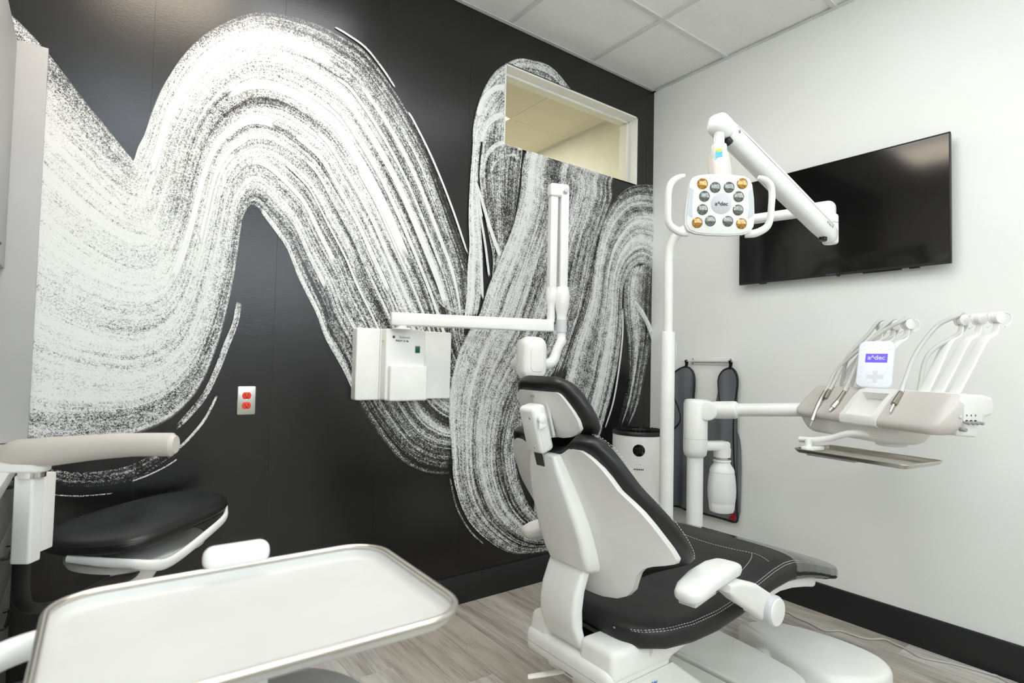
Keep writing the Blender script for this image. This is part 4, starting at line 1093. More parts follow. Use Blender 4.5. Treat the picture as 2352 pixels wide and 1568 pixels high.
# ------------------------------------------------------------------ apron on its rack
OUT = [(2.169, 1.208), (2.223, 1.191), (2.259, 1.154), (2.266, 1.084), (2.246, 1.009), (2.22, 0.95), (2.204, 0.898), (2.214, 0.859), (2.25, 0.818), (2.278, 0.784), (2.29, 0.683), (2.293, 0.53), (2.287, 0.351), (2.212, 0.347), (2.158, 0.341), (2.046, 0.344), (1.909, 0.343), (1.82, 0.342), (1.816, 0.405), (1.827, 0.574), (1.839, 0.709), (1.843, 0.84), (1.838, 0.951), (1.829, 1.021), (1.818, 1.105), (1.821, 1.167), (1.846, 1.199), (1.869, 1.206), (1.904, 1.193), (1.936, 1.156), (1.943, 1.113), (1.934, 1.042), (1.926, 1.0), (1.946, 0.949), (2.002, 0.908), (2.078, 0.931), (2.109, 1.002), (2.101, 1.084), (2.107, 1.158), (2.138, 1.198)]
def wave(y, z):
    return 0.006 * math.sin(y * 34 + z * 3) * min(1, max(0, (1.25 - z) * 2)) + 0.004 * math.sin(y * 71 + 1.0)
def cloth_front(outline, xbase, th, sub=3):
    P2 = [Vector((p[0], p[1])) for p in catmull([(q[0], q[1], 0) for q in outline + outline[:1]], sub)[:-1]]
    # fill the outline with a fine grid of triangles so that the cloth can ripple
    bm = bmesh.new()
    vs = [bm.verts.new((0, p.x, p.y)) for p in P2]
    f = bm.faces.new(vs)
    bmesh.ops.triangulate(bm, faces=[f])
    for k in range(9):
        y = 1.81 + 0.06 * k
        bmesh.ops.bisect_plane(bm, geom=bm.verts[:] + bm.edges[:] + bm.faces[:], plane_co=(0, y, 0), plane_no=(0, 1, 0))
    for k in range(9):
        bmesh.ops.bisect_plane(bm, geom=bm.verts[:] + bm.edges[:] + bm.faces[:], plane_co=(0, 0, 0.35 + 0.1 * k), plane_no=(0, 0, 1))
    bm.verts.index_update()
    V = [v.co.copy() for v in bm.verts]; Fc = [[v.index for v in q.verts] for q in bm.faces]
    bm.free()
    b = B()
    b.raw([(xbase - th / 2 + wave(v.y, v.z), v.y, v.z) for v in V], Fc)
    b.raw([(xbase + th / 2 + wave(v.y, v.z), v.y, v.z) for v in V], [list(reversed(q)) for q in Fc])
    rim = [(xbase + wave(p.x, p.y), p.x, p.y) for p in P2]
    return b, rim
t = top('lead_apron', 'charcoal radiation apron with black trim hanging on the wall rack', 'apron', (2.97, 2.05, 0.34))
b, rim = cloth_front(OUT, 2.962, 0.006)
part('body', b, 'apron', t, angle=60)
part('trim', B().tube([rim[i] for i in range(0, len(rim), 2)] + [rim[0], rim[1]], 0.0062, 8, sub=2), 'black', t, angle=80)
OUT2 = [(1.90, 0.36), (1.812, 0.362), (1.803, 0.52), (1.802, 0.70), (1.815, 0.82), (1.845, 0.85), (1.90, 0.80)]
b, _r = cloth_front(OUT2, 2.974, 0.004)
part('back_layer', b, 'apron_pale', t, angle=60)
for (ya, yb) in ((2.169, 2.160), (1.869, 1.861)):
    part('hanging_loop', B().tube([(2.960, ya, 1.20), (2.956, yb, 1.225), (2.948, yb, 1.244), (2.957, yb, 1.249), (2.964, yb, 1.235), (2.966, ya, 1.205)], 0.009, 8, flat=0.25, upv=(0, 1, 0)), 'black', t)
part('corner_tag', B().prism([(1.824, 0.350), (1.866, 0.350), (1.824, 0.402)], 0, 0.0012, frame((2.957, 0, 0), (0, 1, 0), (0, 0, 1), (-1, 0, 0))), 'red', t)
t = top('apron_rack', 'thin white metal apron rack screwed to the wall', 'rack', (2.98, 2.0, 1.22))
part('rail', B().box((2.984, 2.004, 1.257), (0.004, 0.278, 0.016), 0.001, 1).box((2.984, 2.012, 1.228), (0.004, 0.256, 0.012), 0.001, 1).box((2.976, 2.004, 1.243), (0.020, 0.278, 0.003), 0.001, 1), 'white_satin', t)
part('hook_rod', B().cyl((2.956, 1.826, 1.2435), (2.956, 2.205, 1.2435), 0.0028, n=10), 'white_satin', t)
for y in (2.130, 1.875):
    for z in (1.257, 1.228):
        part('screw', B().cyl((2.982, y, z), (2.979, y, z), 0.003, n=10), 'print_dark', t)

# ------------------------------------------------------------------ air purifier in the corner
PX, PY, PR, PH = 2.604, 2.225, 0.152, 0.815
t = top('air_purifier', 'tall white cylindrical air purifier standing in the room corner', 'air purifier', (PX, PY, 0))
part('body', B().lathe([(0, 0), (PR - 0.012, 0), (PR - 0.004, 0.004), (PR, 0.012), (PR, PH - 0.006), (PR - 0.003, PH - 0.001), (PR - 0.012, PH)], (PX, PY, 0), n=56), 'white_satin', t)
part('top_ring', B().lathe([(PR + 0.0015, PH - 0.003), (PR + 0.002, PH + 0.012), (PR - 0.004, PH + 0.020), (PR - 0.018, PH + 0.018), (PR - 0.022, PH + 0.002), (0, PH - 0.002)], (PX, PY, 0), n=56), 'black', t)
for k in range(36):
    a = 2 * math.pi * k / 36
    p = lambda rr, da, z: (PX + rr * math.cos(a + da), PY + rr * math.sin(a + da), PH + z)
    vb = B().raw([p(0.045, 0, 0.010), p(PR - 0.02, 0.22, 0.010), p(PR - 0.02, 0.22, 0.026), p(0.045, 0, 0.022), p(0.045, 0.04, 0.010), p(PR - 0.02, 0.245, 0.010), p(PR - 0.02, 0.245, 0.026), p(0.045, 0.04, 0.022)],
                 [(0, 1, 2, 3), (7, 6, 5, 4), (0, 4, 5, 1), (3, 2, 6, 7), (1, 5, 6, 2), (0, 3, 7, 4)])
    part('vane', vb, 'black', t)
part('hub', B().lathe([(0, 0.026), (0.04, 0.024), (0.047, 0.016), (0.047, 0.0)], (PX, PY, PH), n=28), 'black', t)
face = Vector((-PX, -PY, 0)).normalized()
side = Vector((-face.y, face.x, 0))
fo = Vector((PX, PY, 0)) + face * PR
def onface(dx, z, lift=0.0):
    a = dx / PR
    d = face * math.cos(a) + side * math.sin(a)
    return Vector((PX, PY, 0)) + d * (PR + lift) + Vector((0, 0, z))
db = B()
rings = []
for rr in (0.0, 0.012, 0.024, 0.034):
    rings.append([tuple(onface(rr * math.cos(2 * math.pi * k / 28), 0.735 + rr * math.sin(2 * math.pi * k / 28), 0.0015 if rr < 0.034 else 0.0004)) for k in range(28)])
db.loft(rings, cap=False)
part('control_display', db, 'black_gloss', t)
for dx, z, w, h in ((0.0, 0.655, 0.032, 0.002), ):
    part('printed_line', B().raw([onface(dx - w / 2, z, .0006), onface(dx + w / 2, z, .0006), onface(dx + w / 2, z + h, .0006), onface(dx - w / 2, z + h, .0006)], [(0, 1, 2, 3)]), 'print_grey', t)
sq = B()
for k in range(6):
    dx = 0.024 - k * 0.0095
    w, h = (0.0035, 0.008)
    sq.raw([onface(dx - w, 0.626, .0006), onface(dx + w, 0.626, .0006), onface(dx + w, 0.626 + h, .0006), onface(dx - w, 0.626 + h, .0006)], [(0, 1, 2, 3)])
part('printed_icons', sq, 'print_dark', t)

# ------------------------------------------------------------------ wall mounted x-ray unit
t = top('x_ray_unit', 'white wall mounted dental x-ray unit with long jointed arm', 'x-ray unit', (1.18, YW, 1.02))
F = frame((0, YW, 0), (1, 0, 0), (0, 0, 1))          # local x = world x, local y = world z, local z = out from wall
part('back_plate', B().prism(rrect(0.482, 0.322, 0.010, 5, 1.190, 1.189), 0.0, 0.048, F, 0.005, 3, both=False), 'white', t, angle=35)
part('seam', B().box((1.058, YW - 0.0485, 1.189), (0.0016, 0.0012, 0.318)), 'print_grey', t)
cb = part('control_box', B().prism(rrect(0.196, 0.322, 0.010, 5, 1.163, 1.189), 0.030, 0.098, F, 0.006, 3, both=False), 'white', t, angle=35)
part('control_cover', B().prism(rrect(0.186, 0.160, 0.008, 5, 1.172, 1.106), 0.04, 0.120, F, 0.007, 3, both=False), 'white', t, angle=35)
Fr = frame((1.163, YW - 0.0985, 1.27), (1, 0, 0), (0, 0, 1))
text('maker_print', 'Belmont', 0.0155, Fr @ Matrix.Translation((-0.008, 0.043, 0)), 'print_grey', cb, bold=0.0003)
part('maker_mark', B().box((-0.062, 0.043, 0), (0.011, 0.011, 0.0006), M=Fr), 'print_dark', cb)
text('model_print', 'PHOT-X IIs', 0.0125, Fr @ Matrix.Translation((-0.020, 0.026, 0)), 'print_dark', cb, spacing=1.05, bold=0.0003)
sw = part('switch_frame', B().prism(rrect(0.026, 0.034, 0.002, 3, 0.058, -0.010), -0.001, 0.0012, Fr), 'print_grey', cb)
part('power_switch', B().prism(rrect(0.021, 0.028, 0.002, 3, 0.058, -0.011), 0.0, 0.004, Fr, 0.001, 2), 'green', t, 'dark green rocker switch')
lab = B()
sbox(lab, (1.0645, YW - 0.092, 1.262), (1.0649, YW - 0.060, 1.300))
part('warning_label', lab, 'white_satin', cb)
part('warning_mark', B().box((1.0643, YW - 0.066, 1.292), (0.0006, 0.012, 0.012)), 'yellow', cb)
# swivel and horizontal arm
AX0, AY0, AX1, AY1, AZ = 1.105, 2.335, 1.838, 2.085, 1.392
part('swivel', B().cyl((AX0 + 0.02, AY0, 1.345), (AX0 + 0.02, AY0, 1.353), 0.042, n=32, bev=0.003).cyl((AX0 + 0.02, AY0, 1.352), (AX0 + 0.02, AY0, 1.37), 0.026, n=28), 'white', t)
adir = Vector((AX1 - AX0, AY1 - AY0, 0)); AL = adir.length
Fa = frame((AX0 - 0.02, AY0 + 0.007, AZ), adir, (0, 0, 1))
part('horizontal_arm', B().box((AL / 2 - 0.01, 0, 0), (AL + 0.0, 0.058, 0.05), 0.007, 3, M=Fa), 'white', t, angle=35)
ex = adir.normalized(); ey = Vector((ex.y, -ex.x, 0))
pB = Vector((AX1, AY1, 0)) + ex * -0.040           # rear scissor link stands on the arm
pA = Vector((AX1, AY1, 0)) + ex * 0.012 + ey * 0.010           # front link hangs beside it
part('arm_collar', B().cyl((pA.x, pA.y, AZ - 0.031), (pA.x, pA.y, AZ + 0.031), 0.026, n=28), 'pale_grey', t)
part('spigot', B().cyl((pB.x, pB.y, AZ + 0.02), (pB.x, pB.y, AZ + 0.075), 0.019, n=24), 'white', t)
def knuckle(p, z0_, z1_, w, tall):
    b = B()
    b.tube([(p.x, p.y, z0_), (p.x, p.y, z0_ + 0.03), (p.x, p.y, z0_ + tall * 0.55), (p.x, p.y, z0_ + tall * 0.85), (p.x, p.y, z1_)], [w * 0.62, w * 0.66, w * 0.95, w * 1.0, w * 0.82], 20, 5)
    return b
part('lower_knuckle', knuckle(pB, AZ + 0.07, AZ + 0.190, 0.028, 0.11), 'white', t, angle=60)
part('lower_knuckle', knuckle(pA, AZ + 0.025, AZ + 0.190, 0.038, 0.15), 'white', t, angle=60)
zT = 2.052
Fl = lambda p: frame((p.x, p.y, 0), ex, -ey, (0, 0, 1))
part('scissor_link', B().box((0, 0, (AZ + 0.16 + zT) / 2), (0.036, 0.046, zT - AZ - 0.16), 0.004, 2, M=Fl(pB)), 'white', t)
part('link_groove', B().box((0.026, 0, (AZ + 0.19 + zT) / 2), (0.024, 0.030, zT - AZ - 0.19), M=Fl(pB)), 'grey_plastic', t)
part('scissor_link', B().box((0, 0, (AZ + 0.16 + zT) / 2), (0.040, 0.046, zT - AZ - 0.16), 0.004, 2, M=Fl(pA)), 'white', t)
pm = (pA + pB) / 2
part('fold_cap', B().box((-0.002, 0, zT + 0.002), ((pA - pB).length + 0.046, 0.056, 0.066), 0.012, 3, M=Fl(pm)), 'white', t)
part('fold_pin', B().cyl((pA + ey * 0.026 + Vector((0, 0, zT))).to_tuple(), (pA + ey * 0.034 + Vector((0, 0, zT))).to_tuple(), 0.010, n=18), 'pale_grey', t)
# yoke and tube head
yk = B().tube([(pA.x, pA.y, AZ - 0.02), (pA.x, pA.y, AZ - 0.06), (pA.x - 0.004, pA.y - 0.004, AZ - 0.075), (pA.x - 0.022, pA.y + 0.004, AZ - 0.115), (pA.x - 0.036, pA.y + 0.012, AZ - 0.165), (pA.x - 0.068, pA.y + 0.018, AZ - 0.185), (1.715, 2.078, 1.208)], [0.022, 0.022, 0.024, 0.022, 0.025, 0.026, 0.028], 18, 5)
part('yoke', yk, 'white', t, angle=60)
hc = Vector((1.672, 2.085, 1.232))
Fh = frame(hc, ex, (0, 0, 1))
hb = B()
rings = []
for (dx, dz, off) in ((0.020, 0.060, -0.062), (0.048, 0.088, -0.058), (0.058, 0.098, -0.045), (0.060, 0.102, 0.0), (0.058, 0.098, 0.046), (0.048, 0.088, 0.060), (0.020, 0.060, 0.064)):
    rings.append([tuple(Fh @ Vector((px, py, off))) for px, py in rrect(dx * 2, dz * 2, dx * 0.75, 6)])
hb.loft(rings)
part('tube_head', hb, 'white', t, angle=60)
part('head_inset', B().prism(rrect(0.066, 0.12, 0.022, 6, 0.008, -0.004), 0.055, 0.067, Fh, 0.004, 3, both=False), 'shell', t, angle=50)
part('cone', B().cyl((hc + Vector((0.02, 0.03, -0.02))).to_tuple(), (hc + Vector((0.055, 0.19, -0.03))).to_tuple(), 0.032, n=28, bev=0.003), 'white', t)

# ------------------------------------------------------------------ patient chair
YC = 1.300
chair = top('dental_chair', 'black upholstered patient chair with white shell back, seen from behind', 'dental chair', (1.62, YC, 0))

def back_x(z, w):
    a = max(0.15, 0.2 + (0.97 - z) * 4.0)
    return 1.100 + (0.97 - z) * 0.40 + a * min(w * w, 0.12)

def sheet(rowz, hw, xf, th, nw=22, topcut=None, bulge=0.0, edge_r=0.5):
    """closed curved slab: rows of height z, half width hw(z), back face at xf(z, w), thickness th(z, w)"""
    front, back = [], []
    for z in rowz:
        h = hw(z)
        rb, rf = [], []
        for k in range(nw + 1):
            s = -1 + 2 * k / nw
            w = h * s
            zz = z if topcut is None else topcut(z, w, h)
            x = xf(zz, w)
            rb.append((x, YC + w, zz))
            rf.append((x + th(zz, w), YC + w, zz))
        back.append(rb); front.append(rf)
    rings = []
    for rb, rf in zip(back, front):
        rings.append(rb + list(reversed(rf)))
    return rings

# --- outer shell
HZ = [0.500, 0.506, 0.520, 0.545, 0.575, 0.605, 0.625, 0.636, 0.644, 0.652, 0.668, 0.70, 0.735, 0.77, 0.806, 0.835, 0.865, 0.90, 0.925, 0.945, 0.958, 0.968]
HW = [0.060, 0.105, 0.135, 0.158, 0.172, 0.188, 0.208, 0.232, 0.262, 0.284, 0.293, 0.291, 0.284, 0.276, 0.264, 0.247, 0.226, 0.213, 0.200, 0.183, 0.168, 0.148]
hw_shell = lambda z: interp(z, HZ, HW)
def dip(z, w, h):
    k = max(0.0, (z - 0.86) / 0.108)
    return z - 0.034 * k * max(0.0, 1 - (abs(w) / 0.10) ** 2)
def shell_edge(z, w):
    return 0.022
rings = sheet(HZ, hw_shell, back_x, shell_edge, 26, dip)
b = B().loft(rings)
o = part('back_shell', b, 'shell', chair, angle=50)
bv = o.modifiers.new('round', 'BEVEL'); bv.width = 0.008; bv.segments = 3; bv.limit_method = 'ANGLE'; bv.angle_limit = math.radians(50)

# --- back cushion, a thick rim around the shell
CZ = [0.560, 0.575, 0.60, 0.625, 0.640, 0.66, 0.70, 0.74, 0.79, 0.83, 0.87, 0.91, 0.945, 0.97, 0.99, 1.003, 1.010]
CW = [0.12, 0.16, 0.20, 0.255, 0.285, 0.302, 0.306, 0.303, 0.292, 0.276, 0.254, 0.238, 0.224, 0.210, 0.194, 0.174, 0.14]
def dip2(z, w, h):
    k = max(0.0, (z - 0.86) / 0.15)
    return z - 0.052 * k * max(0.0, 1 - (abs(w) / 0.115) ** 2)
def cushion_rings():
    out = []
    n = len(CZ)
    rows = [interp(i / 40 * (n - 1), range(n), CZ) for i in range(41)]
    for z in rows:
        h = interp(z, CZ, CW)
        e = min(1.0, (z - CZ[0]) / 0.05, (CZ[-1] - z) / 0.020) ** 0.5 if CZ[0] < z < CZ[-1] else 0.15
        e = max(e, 0.15)
        ring = []
        N = 44
        for k in range(N):
            a = 2 * math.pi * k / N
            c, s = math.cos(a), math.sin(a)
            sw = math.copysign(abs(c) ** 0.62, c)
            sx = math.copysign(abs(s) ** 0.62, s)
            w = h * sw
            zz = dip2(z, w, h)
            mid = back_x(zz, min(abs(w), 0.30)) + 0.052
            ring.append((mid - sx * 0.046 * e, YC + w, zz))
        out.append(ring)
    return out
part('back_cushion', B().loft(cushion_rings()), 'leather', chair, angle=70)

def stitches(path, dash=0.006, gap=0.0045, r=0.0009):
    """row of short thread stitches along a path"""
    P = catmull(path, 10)
    b = B()
    acc, on = 0.0, True
    cur = [P[0]]
    for p, q in zip(P, P[1:]):
        seg = (q - p); L = seg.length
        pos = 0.0
        while L - pos > 1e-6:
            need = (dash if on else gap) - acc
            step = min(need, L - pos)
            pos += step; acc += step
            pt = p + seg * (pos / L)
            if acc >= (dash if on else gap) - 1e-7:
                if on:
                    a, c = cur[0], pt
                    if (c - a).length > 1e-5:
                        b.tube([a, c], r, 5, smooth=False)
                cur = [pt]; on = not on; acc = 0.0
    return b

def cushion_edge(z, side, ox, oz=0.0):
    h = interp(z, CZ, CW)
    w = side * (h * 0.965)
    zz = dip2(z, w, h)
    return Vector((back_x(zz, min(abs(w), 0.30)) + 0.052 + ox, YC + w * 1.004 + side * 0.006, zz + oz))
for side in (-1, 1):
    for ox in (0.018, 0.026):
        path = [cushion_edge(z, side, ox) for z in (0.655, 0.68, 0.72, 0.76, 0.80, 0.84, 0.88, 0.92, 0.955, 0.98)]
        path += [Vector((back_x(1.0, 0.13) + 0.052 + ox, YC + side * ww, zz)) for ww, zz in ((0.165, 1.003), (0.13, 1.010), (0.10, 1.004))]
        part('stitching', stitches(path), 'thread', chair, kind='stuff')

# --- spine cover and curved support
def spine_ring(z, hw, d, rr=0.3):
    x = back_x(z, 0.0)
    ring = []
    for px, py in rrect(hw * 2, d, min(hw, d) * rr, 5):
        ring.append((x - d / 2 + 0.012 + py, YC - 0.003 + px, z))
    return ring
SP = [(0.945, 0.046, 0.026), (0.940, 0.056, 0.040), (0.90, 0.068, 0.050), (0.85, 0.080, 0.056), (0.80, 0.089, 0.060), (0.74, 0.097, 0.062), (0.69, 0.099, 0.064), (0.64, 0.096, 0.066), (0.605, 0.090, 0.064), (0.592, 0.082, 0.054)]
part('spine_cover', B().loft([spine_ring(*q) for q in SP]), 'white', chair, angle=55)
br = []
for (x, z, ang) in ((1.235, 0.625, 15), (1.215, 0.58, 10), (1.195, 0.53, 5), (1.187, 0.48, -2), (1.190, 0.43, -12), (1.208, 0.38, -24), (1.235, 0.335, -35), (1.262, 0.305, -40)):
    a = math.radians(ang)
    nx, nz = math.cos(a), math.sin(a)
    br.append([(x + 0.022 * 1.0 * py * nx / 0.022, YC + 0.012 + px, z + py * nz) for px, py in rrect(0.158, 0.044, 0.014, 4)])
part('support_arm', B().loft(br), 'white', chair, angle=55)

# --- rear casting with two ears and a sloped slot
cast = B()
cast.box((1.315, 1.288, 0.320), (0.275, 0.376, 0.078), 0.026, 4)
part('rear_casting', cast, 'white', chair, angle=50)
part('casting_body', B().box((1.365, 1.288, 0.262), (0.190, 0.374, 0.120), 0.020, 4), 'white', chair, angle=50)
part('casting_ear', B().box((1.322, 1.170, 0.366), (0.270, 0.148, 0.088), 0.020, 4, taper=(0.92, 0.92)), 'white', chair, angle=50)
part('casting_ear', B().box((1.305, 1.425, 0.368), (0.235, 0.096, 0.082), 0.020, 4, taper=(0.92, 0.88)), 'white', chair, angle=50)
part('slot_ramp', B().prism([(1.180, 0.335), (1.235, 0.372), (1.30, 0.372), (1.30, 0.330)], -1.38, -1.235, frame((0, 0, 0), (1, 0, 0), (0, 0, 1)), 0.002, 1), 'white', chair)
part('slot_shadow_gap', B().box((1.268, 1.305, 0.373), (0.062, 0.176, 0.004)), 'black', chair)
part('casting_seam', B().box((1.315, 1.288, 0.318), (0.2763, 0.3773, 0.0014), 0.0), 'print_grey', chair)
for yy in (1.40, 1.215):
    part('vent_notch', B().box((1.176, yy, 0.278), (0.002, 0.012, 0.004)), 'grey_plastic', chair)
# --- seat pan, a boat shaped shell under the cushion
prof = [(1.345, 0.405), (1.345, 0.28), (1.40, 0.252), (1.46, 0.262), (1.56, 0.290), (1.66, 0.322), (1.76, 0.352), (1.86, 0.400), (1.88, 0.470), (1.70, 0.445), (1.50, 0.42)]
b = B()
rgs = []
for s in range(0, 15):
    f = -1 + 2 * s / 14
    k = (1 - abs(f) ** 4)
    rgs.append([(x, YC + 0.212 * f, z + (1 - k) * max(0.0, 0.46 - z) * 0.55 if z < 0.45 else z) for x, z in prof])
b.loft(rgs)
part('seat_pan', b, 'white', chair, angle=45)
# lower lift housing and base plates
part('lift_housing', B().prism([(1.30, 0.30), (1.50, 0.30), (1.75, 0.12), (1.78, 0.0), (1.42, 0.0), (1.36, 0.16)], -1.40, -1.20, frame((0, 0, 0), (1, 0, 0), (0, 0, 1)), 0.012, 3), 'white', chair)
part('base_plate', B().prism(rrect(0.40, 0.62, 0.05, 5, 1.685, 1.29), 0.0, 0.085, None, 0.014, 4, both=False), 'white', chair, angle=50)
bp = [(1.905, 1.60), (2.215, 1.60), (2.215, 1.45), (2.195, 1.25), (2.165, 1.09), (2.135, 1.035), (2.09, 1.005), (1.99, 0.99), (1.905, 0.99)]
part('base_plate', B().prism(bp, 0.0, 0.092, None, 0.018, 4, both=False), 'white', chair, angle=50)
part('plate_gap', B().box((1.895, 1.29, 0.035), (0.03, 0.58, 0.06)), 'black', chair)
part('release_lever', B().tube([(1.165, 1.435, 0.212), (1.19, 1.415, 0.218), (1.245, 1.372, 0.232), (1.30, 1.33, 0.245)], [0.010, 0.011, 0.011, 0.010], 12, 4, flat=0.55, upv=(0, 0.3, 0)), 'white', chair)
part('lever_pivot', B().box((1.275, 1.35, 0.238), (0.05, 0.05, 0.014), 0.004, 2), 'grey_plastic', chair)
# badge on the near side of the casting
bd = frame((1.365, 1.0995, 0.284), (1, 0, 0.02), (0, 0, 1))
part('badge', B().prism([(0.024 * math.cos(2 * math.pi * k / 32), 0.0105 * math.sin(2 * math.pi * k / 32)) for k in range(32)], 0, 0.0012, bd), 'white_satin', chair)
logo('badge_print', 0.013, bd @ Matrix.Translation((0, 0, 0.0014)), 'print_blue', chair, 0.0003)

# --- seat and leg cushion
ST = [  # x, half width, top z, thickness
    (1.262, 0.105, 0.440, 0.020), (1.272, 0.165, 0.455, 0.050), (1.30, 0.222, 0.468, 0.078), (1.36, 0.262, 0.476, 0.090), (1.45, 0.282, 0.480, 0.094),
    (1.56, 0.290, 0.488, 0.096), (1.68, 0.292, 0.506, 0.098), (1.78, 0.292, 0.528, 0.102), (1.88, 0.290, 0.549, 0.108), (1.96, 0.286, 0.557, 0.114),
    (2.03, 0.283, 0.551, 0.104), (2.11, 0.281, 0.531, 0.092), (2.20, 0.278, 0.503, 0.080), (2.30, 0.272, 0.471, 0.072), (2.40, 0.258, 0.440, 0.064), (2.455, 0.232, 0.423, 0.055), (2.485, 0.19, 0.412, 0.038), (2.496, 0.12, 0.404, 0.014)]
def seat_section(x):
    xs = [q[0] for q in ST]
    return tuple(interp(x, xs, [q[i] for q in ST]) for i in (1, 2, 3))
def seat_ring(x, grow=0.0):
    h, zt, th = seat_section(x)
    h += grow; zt += grow; th += 2 * grow
    ring = []
    N = 48
    dish = 0.020 * max(0.0, min(1.0, (x - 1.27) / 0.1, (2.05 - x) / 0.25))
    for k in range(N):
        a = 2 * math.pi * k / N
        c, s = math.cos(a), math.sin(a)
        w = h * math.copysign(abs(c) ** 0.40, c)
        v = math.copysign(abs(s) ** 0.55, s)
        z = zt - th / 2 + v * th / 2
        if s > 0:
            z -= dish * max(0.0, 1 - (w / (h * 0.86)) ** 2) * v
        ring.append((x, YC + w, z))
    return ring
xs = []
for (p, q) in zip(ST, ST[1:]):
    n = max(1, int((q[0] - p[0]) / 0.025))
    xs += [p[0] + (q[0] - p[0]) * k / n for k in range(n)]
xs.append(ST[-1][0])
part('seat_cushion', B().loft([seat_ring(x) for x in xs]), 'leather_flat', chair, angle=75)
def seat_pt(x, side, ang, lift=0.0006):
    h, zt, th = seat_section(x)
    dish = 0.020 * max(0.0, min(1.0, (x - 1.27) / 0.1, (2.05 - x) / 0.25))
    a = math.radians(ang)
    w = h * math.cos(a) ** 0.40
    v = math.sin(a) ** 0.55
    z = zt - th / 2 + v * th / 2 - dish * max(0.0, 1 - (w / (h * 0.86)) ** 2) * v
    return Vector((x, YC + side * (w + lift), z + lift))
def seat_edge(x, side, inset, dz):
    h, zt, th = seat_section(x)
    return Vector((x, YC + side * (h - inset), zt + dz))
for side in (-1, 1):
    for ang in (19.0, 26.0):
        path = [seat_pt(x, side, ang) for x in [1.267 + (2.40 - 1.267) * k / 44 for k in range(45)]]
        part('stitching', stitches(path), 'thread', chair, kind='stuff')
# rear seam stitch lines of the seat panel
def seat_top(x, w):
    h, zt, th = seat_section(x)
    dish = 0.020 * max(0.0, min(1.0, (x - 1.27) / 0.1, (2.05 - x) / 0.25))
    c = min(1.0, abs(w) / h)
    s = (1 - c ** (1 / 0.40 * 2)) ** 0.5 if c < 1 else 0
    v = abs(s) ** 0.55
    return zt - th / 2 + v * th / 2 - dish * max(0.0, 1 - (w / (h * 0.86)) ** 2) * v
def top_path(pts, lift=0.0012):
    return [Vector((x, YC + w, seat_top(x, w) + lift)) for x, w in pts]
part('stitching', stitches(top_path([(1.55, -0.235), (1.70, -0.225), (1.80, -0.215), (1.88, -0.20), (1.93, -0.175)])), 'thread', chair, kind='stuff')
part('stitching', stitches(top_path([(1.93, 0.215), (1.92, 0.10), (1.915, 0.0), (1.92, -0.10), (1.93, -0.175), (1.925, -0.215), (1.91, -0.250)])), 'thread', chair, kind='stuff')
part('stitching', stitches(top_path([(1.55, 0.235), (1.70, 0.225), (1.80, 0.215), (1.88, 0.20), (1.93, 0.175)])), 'thread', chair, kind='stuff')
# white underside of the leg rest
lr = B()
rgs = []
for x in (1.84, 1.92, 2.02, 2.12, 2.22, 2.29):
    h, zt, th = seat_section(x)
    rgs.append([(x, YC + px, zt - th - 0.012 + py) for px, py in rrect((h - 0.045) * 2, 0.05, 0.02, 4)])
lr.loft(rgs)
part('leg_rest_pan', lr, 'white', chair, angle=50)
# clear vinyl sleeve over the toe end
part('toe_cover', B().loft([seat_ring(x, 0.003 + 0.0015 * math.sin(x * 90)) for x in [q for q in xs if q >= 2.03]] + [[tuple(Vector(p) + Vector((0.004, 0, 0))) for p in seat_ring(2.496, 0.003)]], cap=False), 'vinyl', chair, label='clear vinyl sleeve', angle=75)

# --- headrest
HRZ = [0.990, 0.996, 1.008, 1.026, 1.050, 1.075, 1.096, 1.112, 1.122, 1.127]
HRW = [0.060, 0.095, 0.125, 0.143, 0.145, 0.137, 0.127, 0.118, 0.110, 0.100]
def hr_x(z, w):
    return 1.060 + (1.155 - z) * 0.50 + 0.5 * w * w
rings = []
for z in [interp(i / 24 * 9, range(10), HRZ) for i in range(25)]:
    h = interp(z, HRZ, HRW) - 0.016
    r1, r2 = [], []
    for k in range(21):
        w = h * (-1 + 2 * k / 20)
        r1.append((hr_x(z, w) - 0.010, YC + w, z)); r2.append((hr_x(z, w) + 0.008, YC + w, z))
    rings.append(r1 + list(reversed(r2)))
part('headrest_shell', B().loft(rings), 'shell', chair, angle=50)
HCZ = [0.985, 0.992, 1.006, 1.03, 1.06, 1.09, 1.118, 1.140, 1.156, 1.166, 1.171]
HCW = [0.07, 0.105, 0.137, 0.156, 0.158, 0.150, 0.138, 0.124, 0.106, 0.085, 0.06]
rings = []
for z in [interp(i / 36 * 10, range(11), HCZ) for i in range(37)]:
    h = interp(z, HCZ, HCW)
    e = max(0.2, min(1.0, (z - 0.985) / 0.02, (1.171 - z) / 0.02) ** 0.5) if 0.985 < z < 1.171 else 0.2
    ring = []
    for k in range(40):
        a = 2 * math.pi * k / 40
        c, s = math.cos(a), math.sin(a)
        w = h * math.copysign(abs(c) ** 0.6, c)
        ring.append((hr_x(z, w) + 0.030 - 0.034 * e * math.copysign(abs(s) ** 0.6, s), YC + w, z))
    rings.append(ring)
part('headrest_cushion', B().loft(rings), 'leather', chair, angle=70)
part('headrest_rail', B().prism(rrect(0.062, 0.13, 0.006, 3), -0.004, 0.004, frame((hr_x(1.06, 0) - 0.013, YC, 1.055), (0, 1, 0), (-0.30, 0, 1)), 0.001, 1), 'shell', chair)
for dy, dz in ((0.022, 1.110), (-0.022, 1.01)):
    part('headrest_screw', B().cyl((hr_x(dz, dy) - 0.020, YC + dy, dz), (hr_x(dz, dy) - 0.010, YC + dy, dz), 0.004, n=12), 'steel', chair)
